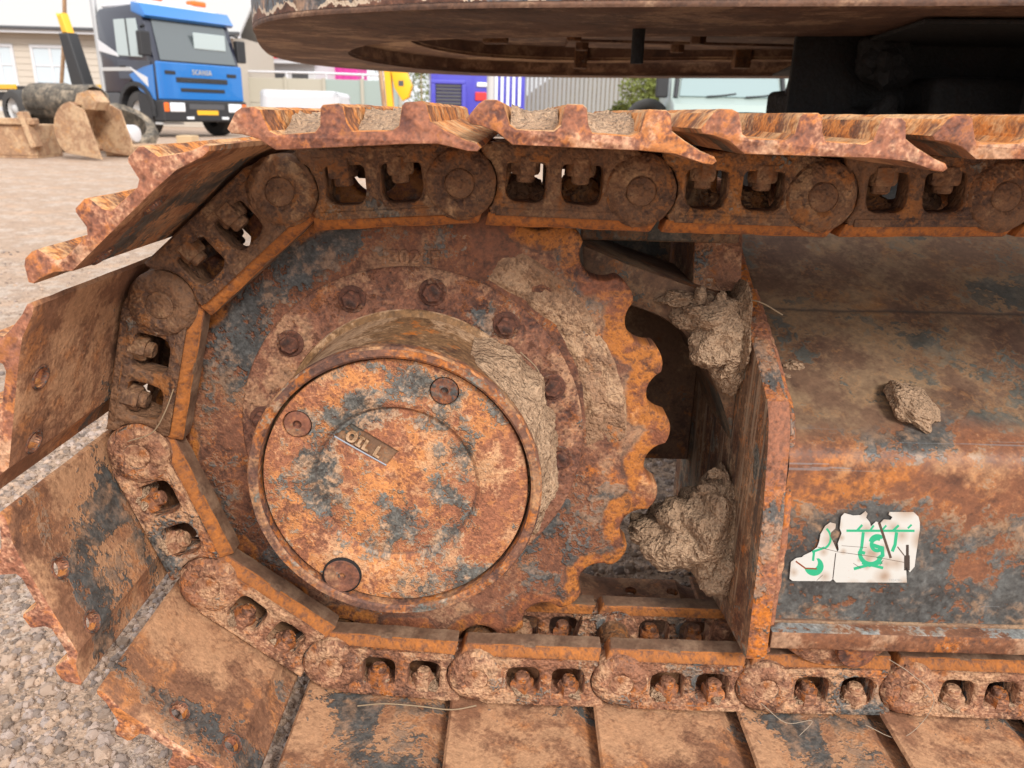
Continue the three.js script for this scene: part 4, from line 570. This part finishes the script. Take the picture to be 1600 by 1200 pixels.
  const arch = []; for (let i = 0; i <= 12; i++) { const a = R(-8 + 196 * i / 12); arch.push([-0.78 + 0.66 * Math.cos(a), 0.54 + 0.66 * Math.sin(a)]); } for (let i = 12; i >= 0; i--) { const a = R(-8 + 196 * i / 12); arch.push([-0.78 + 0.56 * Math.cos(a), 0.54 + 0.56 * Math.sin(a)]); }
  mesh('wheel_arch', ext(poly(arch), 0.9, 1.24, 0.01), M_.black, t);
  for (const z of [-1.02, 1.02]) { wheel(t, -0.78, z, 0.5, 0.32); wheel(t, -4.6, z, 0.5, 0.5); wheel(t, -5.9, z, 0.5, 0.5); }
  mesh('chassis', merge([B(-8.2, -0.8, 0.72, 0.95, 0.35, 0.5), B(-8.2, -0.8, 0.72, 0.95, -0.5, -0.35), B(-7.8, -2.2, 0.98, 1.1, 0.5, 0.62), B(-7.8, -2.2, 0.98, 1.1, -0.62, -0.5), B(-3.2, -2.1, 0.55, 0.95, 0.55, 1.15)].map(strip)), M_.black, t);
  mesh('yellow_rail', B(-5.2, -2.1, 1.0, 1.12, 1.05, 1.12, 0.01), M_.yellow, t); mesh('yellow_rail', B(-8.2, -5.9, 1.0, 1.12, 1.05, 1.12, 0.01), M_.yellow, t);
  mesh('white_guard', B(-8.2, -2.3, 0.45, 0.56, 1.1, 1.15, 0.01), M_.white, t);
  mesh('mudguard', ext((() => { const s = []; for (let i = 0; i <= 10; i++) { const a = R(180 * i / 10); s.push([-4.6 + 0.68 * Math.cos(a), 0.55 + 0.62 * Math.sin(a)]); } for (let i = 10; i >= 0; i--) { const a = R(180 * i / 10); s.push([-4.6 + 0.62 * Math.cos(a), 0.55 + 0.56 * Math.sin(a)]); } return poly(s); })(), 0.7, 1.2, 0.005), M_.dgrey, t);
  const hk = mesh('hook_arm', ext(poly([[-3.0, 0.95], [-3.55, 0.95], [-3.8, 2.3], [-3.45, 2.3]]), 0.7, 1.0, 0.04), M_.black, t); mesh('hook', strip(ext(poly([[-3.72, 2.3], [-3.5, 2.3], [-3.66, 2.75], [-3.78, 2.7], [-3.86, 2.75]]), 0.75, 0.95, 0.03)), M_.yellow, hk);
  mesh('exhaust_stack', strip(new THREE.CylinderGeometry(0.07, 0.07, 2.2, 14).translate(-2.08, 2.0, 1.1)), M_.chrome, t);
  mesh('ram', tube([[-5.2, 1.0, 0.3], [-4.6, 2.6, 0.3], [-4.4, 3.4, 0.3]], 0.05, 12, 8), rustA, t);
}
// house behind the lorry
{
  const t = thing('white_bungalow', 'cream clad bungalow with white windows and a pale pitched roof', 'house', [-15.2, 0, -27.4], R(2));
  const wl = mesh('wall', B(-8, 5.6, 0, 2.95, -5, 0, 0.02), M_.cream, t);
  for (let i = 0; i < 14; i++) mesh('plank', B(-8, 5.6, 0.1 + i * 0.2, 0.285 + i * 0.2, 0, 0.018, 0.006), M_.cream, wl);
  const rf = mesh('roof', crease(strip(extX([[0.5, 2.9], [0.5, 3.02], [-2.5, 4.9], [-5.5, 3.02], [-5.5, 2.9], [-2.5, 4.75]], -8.4, 6, 0.01)), 0.3), M_.roof, t); mesh('fascia', B(-8.4, 6, 2.82, 3.0, 0.5, 0.54, 0.01), M_.white, rf); mesh('gutter', B(-8.4, 6, 2.92, 3.02, 0.54, 0.64, 0.03), M_.dgrey, rf);
  for (const [x, w] of [[-4, 1.2], [-2.2, 1.0], [-0.5, 1.3], [2.1, 1.2]]) { const f = mesh('window', merge([B(x - w / 2, x + w / 2, 1.2, 1.3, 0.0, 0.07, 0.01), B(x - w / 2, x + w / 2, 2.4, 2.5, 0.0, 0.07, 0.01), B(x - w / 2, x - w / 2 + 0.1, 1.3, 2.4, 0, 0.07, 0.01), B(x + w / 2 - 0.1, x + w / 2, 1.3, 2.4, 0, 0.07, 0.01), B(x - 0.04, x + 0.04, 1.3, 2.4, 0, 0.06, 0.01), B(x - w / 2 + 0.1, x + w / 2 - 0.1, 1.83, 1.87, 0.02, 0.055, 0.005)].map(strip)), M_.white, t); mesh('pane', B(x - w / 2 + 0.08, x + w / 2 - 0.08, 1.28, 2.42, 0.021, 0.032, 0.002), M_.pane, f); }
}
{
  const t = thing('white_shed', 'long white shed with a low roof behind the concrete wall', 'shed', [-10.6, 0, -34.5], R(-4));
  mesh('wall', B(-2.5, 2.0, 0, 2.5, -4, 0), M_.white, t); mesh('roof', extX([[0.4, 2.45], [0.4, 2.6], [-2, 3.55], [-4.4, 2.6], [-4.4, 2.45], [-2, 3.4]], -2.7, 2.2, 0.01), M_.white, t); for (let i = 0; i < 4; i++) mesh('window', B(-2 + i, -1.3 + i, 1.4, 2.1, 0.0, 0.03, 0.01), M_.dgrey, t); mesh('trim_strip', B(-2.7, 2.2, 2.62, 2.7, 0.42, 0.46, 0.01), M_.red, t);
}
{ const o = thing('magenta_container', 'magenta painted container beyond the yard wall', 'container', [-8.9, 0, -37.2], 0); mesh('body', B(-1.25, 1.5, 0, 2.75, -2.4, 0), M_.pink, o); for (let i = 0; i < 9; i++) mesh('rib', B(-1.2 + i * 0.3, -1.05 + i * 0.3, 0.1, 2.65, 0, 0.04, 0.01), M_.pink, o); }
{
  const t = thing('concrete_wall', 'pale concrete panel wall with a white rail on top', 'wall', [-7.0, 0, -29], R(1));
  for (let i = 0; i < 4; i++) for (let j = 0; j < 2; j++) mesh('panel', B(-2.7 + i * 1.36, -1.37 + i * 1.36, j * 0.86, 0.845 + j * 0.86, -0.15, 0, 0.015), j && i > 1 ? M_.mint : M_.concrete, t);
  for (let i = 0; i <= 4; i++) mesh('post', B(-2.76 + i * 1.36, -2.64 + i * 1.36, 0, 1.74, 0.0, 0.06, 0.01), M_.concrete, t);
  mesh('rail', tube([[-2.8, 1.9, -0.05], [0, 1.9, -0.05], [2.9, 1.86, -0.05]], 0.04, 8, 8), M_.white, t); for (const x of [-1.3, 0.1, 1.4]) mesh('rail_post', strip(new THREE.CylinderGeometry(0.04, 0.04, 0.24, 8).translate(x, 1.81, -0.05)), M_.white, t);
}
{ // white sheeted load in front of the wall
  const g = strip(new RoundedBoxGeometry(1.5, 1.0, 1.2, 6, 0.12)), p = g.attributes.position; for (let i = 0; i < p.count; i++) { const x = p.getX(i), y = p.getY(i); p.setX(i, x * (y > 0 ? 0.93 : 1.05)); } g.computeVertexNormals(); wob(g, 0.07, 4, 2);
  const o = mesh('sheeted_crate', g, M_.sheet); o.position.set(-3.85, 0.5, -14.6); tag(o, 'crate covered by a white sheet in front of the concrete wall', 'sheeted crate');
}
{
  const t = thing('yellow_digger_arm', 'yellow digger boom folded beside the concrete wall', 'digger arm', [-2.95, 0, -18.6], 0);
  mesh('boom', crease(strip(ext(poly([[-0.16, 2.4], [0.1, 2.4], [0.42, 1.45], [0.5, 1.25], [0.42, 1.0], [0.28, 0.92], [0.1, 1.2], [0.04, 1.5]]), -0.15, 0.15, 0.02)), 0.4), M_.yellowA, t); mesh('dipper', ext(poly([[-0.2, 2.4], [-0.02, 2.4], [0.08, 0.2], [-0.05, 0.2]]), -0.12, 0.12, 0.02), M_.yellowA, t); mesh('ram', tube([[-0.28, 2.4, 0.1], [-0.2, 1.4, 0.1], [-0.12, 0.4, 0.1]], 0.05, 8, 8), rustA, t); mesh('base', B(-0.4, 0.5, 0, 0.3, -0.5, 0.3), M_.yellowA, t);
  mesh('emblem', B(0.2, 0.32, 1.24, 1.36, 0.15, 0.156, 0.002), M_.dgrey, t);
}
{
  const t = thing('violet_tractor_unit', 'violet blue tractor unit with a black slatted grille', 'truck', [-1.3, 0, -24.8], R(8));
  mesh('cab', crease(strip(ext(poly([[-1.4, 0.5], [1.5, 0.5], [1.5, 2.7], [-1.2, 2.7], [-1.4, 1.9]]), -2.2, 0, 0.06)), 0.4), M_.purple, t);
  const gr = mesh('grille_frame', merge([B(-1.4, -0.35, 1.5, 1.62, 0, 0.1, 0.03), B(-1.4, -1.26, 0.6, 1.5, 0, 0.1, 0.03), B(-0.47, -0.33, 0.6, 1.5, 0, 0.1, 0.03)].map(strip)), M_.purple, t); for (let i = 0; i < 9; i++) mesh('slat', B(-1.25, -0.48, 0.62 + i * 0.1, 0.69 + i * 0.1, 0.02, 0.06, 0.01), M_.dgrey, gr);
  mesh('lamp', B(-0.05, 0.3, 1.05, 1.3, 0, 0.05, 0.03), M_.red, t); mesh('lamp', B(0.0, 0.35, 1.45, 1.58, 0, 0.05, 0.02), M_.lamp, t); for (let i = 0; i < 5; i++) mesh('side_rib', B(0.55 + i * 0.18, 0.64 + i * 0.18, 0.9, 2.4, 0, 0.04, 0.01), M_.lamp, t); mesh('skirt', B(-1.4, 1.5, 0.3, 0.6, -2, 0.08), M_.dgrey, t); wheel(t, -0.9, -0.1, 0.45, 0.3); wheel(t, 0.95, -0.1, 0.45, 0.3);
}
tag(mesh('steel_pole', strip(new THREE.CylinderGeometry(0.1, 0.1, 3.2, 16).translate(-0.75, 1.6, -21.5)), M_.grey), 'plain grey steel pole in front of the violet tractor unit', 'pole');
{
  const t = thing('palisade_fence', 'grey galvanised palisade fence of upright pales', 'fence', [2.0, 0, -27.3], 0); for (let i = 0; i < 30; i++) mesh('pale', ext(poly([[-0.058, 0], [0.058, 0], [0.058, 2.25], [0, 2.4], [-0.058, 2.25]]), 0, 0.02, 0.004).translate(-2.1 + i * 0.145, 0, 0.03), M_.fence, t); for (const y of [0.4, 1.95]) mesh('rail', B(-2.2, 2.3, y, y + 0.06, -0.03, 0.03, 0.005), M_.fence, t); for (const x of [-2.1, 0.1, 2.2]) mesh('post', B(x - 0.05, x + 0.05, 0, 2.3, -0.12, -0.03, 0.01), M_.fence, t);
}
{
  const g = new THREE.PlaneGeometry(46, 16, 60, 20); g.rotateX(-Math.PI / 2); const p = g.attributes.position, u = g.attributes.uv; for (let i = 0; i < p.count; i++) { const x = p.getX(i), z = p.getZ(i); p.setY(i, 3.6 * sm(8, 1, Math.abs(z)) * sm(23, 16, Math.abs(x)) + 0.25 * fb(x * 0.5, 1, z * 0.5, 3) - 0.05); u.setXY(i, x / 3, z / 3); } g.computeVertexNormals();
  const o = mesh('grassy_bank', g, new THREE.MeshStandardMaterial({ ...groundTex, color: new THREE.Color().setRGB(0.75, 0.72, 0.4), roughness: 1 })); o.position.set(20, 0, -48); o.userData = { kind: 'structure', label: 'dry grassy bank beyond the palisade fence' };
}
function bush(x, z, h, w, seed, label, name = 'bush') {
  const t = thing(name, label, name === 'tree' ? 'tree' : 'bush', [x, 0, z]), r = rng(seed), N = 5200, pos = [], col = [];
  for (let i = 0; i < N; i++) { const a = r() * 6.28, b = Math.acos(2 * r() - 1), k = Math.pow(r(), 0.45), lump = 1 + 0.35 * pn.noise(Math.cos(a) * 1.6 + seed, Math.cos(b) * 1.6, Math.sin(a) * 1.6), c = V3(Math.sin(b) * Math.cos(a) * w * k * lump, h * 0.55 + Math.cos(b) * h * 0.48 * k * lump, Math.sin(b) * Math.sin(a) * w * k * lump), s = 0.03 + r() * 0.05, u = V3(r() - 0.5, r() - 0.5, r() - 0.5).normalize().multiplyScalar(s), v = V3(r() - 0.5, r() - 0.5, r() - 0.5).normalize().multiplyScalar(s), g = 0.7 + r() * 0.7; for (const q of [c.clone().sub(u), c.clone().add(u), c.clone().add(v)]) { pos.push(q.x, Math.max(0.02, q.y), q.z); col.push(0.13 * g, 0.15 * g, 0.03 * g); } }
  const g = new THREE.BufferGeometry(); g.setAttribute('position', new THREE.Float32BufferAttribute(pos, 3)); g.setAttribute('color', new THREE.Float32BufferAttribute(col, 3)); g.computeVertexNormals(); mesh('crown', g, new THREE.MeshStandardMaterial({ vertexColors: true, roughness: 0.9, side: THREE.DoubleSide }), t); mesh('trunk', strip(new THREE.CylinderGeometry(0.03, 0.05, h * 0.6, 8).translate(0, h * 0.3, 0)), M_.wood, t);
}
bush(3.5, -20.6, 2.1, 0.95, 4, 'green leafy bush beside the palisade fence'); bush(2.8, -21.5, 1.0, 0.5, 9, 'low yellowish bush at the foot of the palisade fence'); bush(-4.0, -33, 4.0, 2.2, 12, 'olive tree crown showing above the concrete wall', 'tree'); bush(-1.8, -33, 3.2, 1.4, 15, 'small tree between digger boom and violet tractor unit', 'tree');
{
  const t = thing('pale_green_van', 'pale green van with a large windscreen facing the excavator', 'van', [3.35, 0, -12.2], R(-6));
  mesh('body', crease(strip(extX([[0.6, 0.25], [0.62, 0.78], [0.5, 0.9], [-0.25, 1.0], [-0.75, 1.78], [-1.0, 1.85], [-3.2, 1.85], [-3.2, 0.25]], -0.92, 0.92, 0.04)), 0.4), M_.mint, t);
  const ws = ext(poly([[-0.78, 0], [0.78, 0], [0.7, 0.86], [-0.7, 0.86]]), 0, 0.02, 0.006); ws.rotateX(R(-32.6)); ws.translate(0, 1.02, -0.255); const w = mesh('windscreen', ws, M_.vanGlass, t); for (const x of [-0.35, 0.25]) mesh('wiper', tube([[x, 1.03, -0.23], [x + 0.25, 1.05, -0.24], [x + 0.45, 1.08, -0.26]], 0.012, 8, 5), M_.black, w);
  for (const s of [-1, 1]) { mesh('mirror', B(s * 1.05 - 0.1, s * 1.05 + 0.1, 1.0, 1.32, -0.5, -0.38, 0.03), M_.black, t); mesh('pillar', tube([[s * 0.84, 1.0, -0.22], [s * 0.78, 1.74, -0.7]], 0.035, 4, 6), M_.black, t); mesh('headlamp', B(s * 0.7 - 0.14, s * 0.7 + 0.14, 0.6, 0.76, 0.58, 0.64, 0.03), M_.lamp, t); wheel(t, s * 0.82, 0, 0.34, 0.2).rotation.y = Math.PI / 2; }
  mesh('grille', B(-0.45, 0.45, 0.5, 0.7, 0.6, 0.64, 0.02), M_.black, t);
}
{ const t = thing('white_car', 'white car bonnet partly hidden behind the pale green van', 'car', [5.0, 0, -13.2], R(-4)); mesh('body', crease(strip(extX([[1.2, 0.2], [1.25, 0.75], [0.3, 0.95], [-0.4, 1.5], [-2, 1.5], [-2.4, 0.9], [-2.4, 0.2]], -0.85, 0.85, 0.05)), 0.4), M_.white, t); const ws = ext(poly([[-0.7, 0], [0.7, 0], [0.6, 0.8], [-0.6, 0.8]]), 0, 0.02, 0.005); ws.rotateX(R(-51)); ws.translate(0, 0.975, 0.27); mesh('windscreen', ws, M_.glassD, t); for (const x of [-0.75, 0.75]) wheel(t, x, 0.6, 0.3, 0.2).rotation.y = Math.PI / 2; }
{ const o = thing('spare_tyre', 'old tyre standing upright beside the green bush', 'tyre', [2.25, 0, -13.4], 0); const g = lathe([[0.2, -0.1], [0.33, -0.1], [0.38, -0.05], [0.38, 0.05], [0.33, 0.1], [0.2, 0.1], [0.2, -0.1]], 36); g.translate(0, 0.62, 0); mesh('tyre', g, M_.tyre, o); mesh('rim', lathe([[0.21, 0.06], [0.1, 0.02], [0.001, 0.02]], 24).translate(0, 0.62, 0), M_.grey, o); mesh('stand', B(-0.2, 0.2, 0, 0.25, -0.15, 0.15), M_.dgrey, o); }
// junk in the left background
{
  const t = thing('rusty_skip', 'open brown steel skip at the far left edge', 'skip', [-6.75, 0, -9.75], R(4)); mesh('body', merge([B(-1.2, 0.55, 0, 0.03, -0.7, 0, 0.01), B(-1.2, 0.55, 0.03, 0.42, -0.05, 0, 0.015), B(-1.2, 0.55, 0.03, 0.42, -0.7, -0.65, 0.015), B(0.5, 0.55, 0.03, 0.42, -0.65, -0.05, 0.01)].map(strip).map((g) => boxUV(g, 1))), rustA, t); mesh('top_rim', boxUV(B(-1.25, 0.6, 0.42, 0.5, -0.1, 0.05, 0.015), 1), rustA, t); const f = B(0.55, 0.62, 0, 0.45, -0.1, 0.1, 0.015); f.rotateZ(R(14)); mesh('flange', boxUV(f, 1), rustA, t);
}
{
  const t = thing('digger_bucket', 'tan worn digger bucket standing on end', 'bucket', [-5.62, 0, -10.1], R(-15));
  const pf = []; for (let i = 0; i <= 12; i++) { const a = R(100 + 130 * i / 12); pf.push([0.1 + 0.36 * Math.cos(a), 0.36 + 0.36 * Math.sin(a)]); } const inn = pf.map(([x, y]) => [0.1 + (x - 0.1) * 0.9, 0.36 + (y - 0.36) * 0.9]).reverse();
  mesh('shell', boxUV(crease(strip(ext(poly([...pf, ...inn]), -0.32, 0.32, 0.006)), 0.5), 1), rustA, t); for (const z of [-0.33, 0.31]) mesh('side_plate', boxUV(ext(poly([...pf, [0.42, 0.02], [0.25, 0.62]]), z, z + 0.025, 0.005), 1), rustA, t); mesh('hanger', boxUV(ext(poly([[-0.12, 0.62], [0.22, 0.62], [0.28, 0.72], [0.16, 0.86], [-0.02, 0.82]]), -0.12, 0.12, 0.01), 1), rustA, t);
}
{ const g = lathe([[0.2, -0.62], [0.235, -0.6], [0.235, -0.1], [0.25, 0.0], [0.235, 0.1], [0.235, 0.6], [0.2, 0.62], [0.2, -0.62]], 40); wob(g, 0.03, 4, 1); const o = mesh('rubber_hose', boxUV(crease(strip(g), 0.6), 1), tank); o.rotation.set(0, R(68), R(6), 'YXZ'); o.position.set(-6.55, 0.72, -11.3); tag(o, 'fat worn rubber hose lying across the scrap heap', 'hose'); }
{ const g = lathe([[0.3, -0.17], [0.42, -0.18], [0.47, -0.1], [0.475, 0.1], [0.42, 0.18], [0.3, 0.17], [0.3, -0.17]], 48); wob(g, 0.03, 5, 4); for (const [i, [x, y, z, rx, ry]] of [[-6.05, 0.3, -11.9, -1.1, 0.5], [-7.0, 0.3, -11.6, -1.2, 0.2]].entries()) { const o = mesh('scrap_tyre', boxUV(crease(strip(g.clone()), 0.6), 1), tank); o.position.set(x, y, z); o.rotation.set(rx, ry, 0); tag(o, ['large muddy scrap tyre leaning in front of the lorry wheel', 'muddy scrap tyre lying under the rubber hose'][i], 'tyre'); } }
{ const o = mesh('plastic_drum', strip(lathe([[0.001, -0.3], [0.11, -0.3], [0.12, -0.27], [0.12, 0.27], [0.11, 0.3], [0.001, 0.3]], 30)), M_.white); o.rotation.y = R(80); o.position.set(-5.75, 0.3, -11.1); tag(o, 'white plastic drum lying behind the digger bucket', 'drum'); }
{ const o = mesh('timber_block', B(-0.12, 0.12, -0.1, 0.1, -0.15, 0.15, 0.01), M_.wood); o.position.set(-5.15, 0.16, -12.1); tag(o, 'pale timber block at the end of the rusty plate', 'timber'); }
{ const g = boxUV(strip(B(-0.75, 0.6, 0, 0.16, -0.35, 0.35, 0.03)), 1), o = mesh('rusty_plate', g, rustA); o.position.set(-5.0, 0.0, -11.0); o.rotation.y = R(6); tag(o, 'thick rusty steel plate lying flat beneath the scrap tyre', 'steel plate'); }
renderer.render(scene, camera);
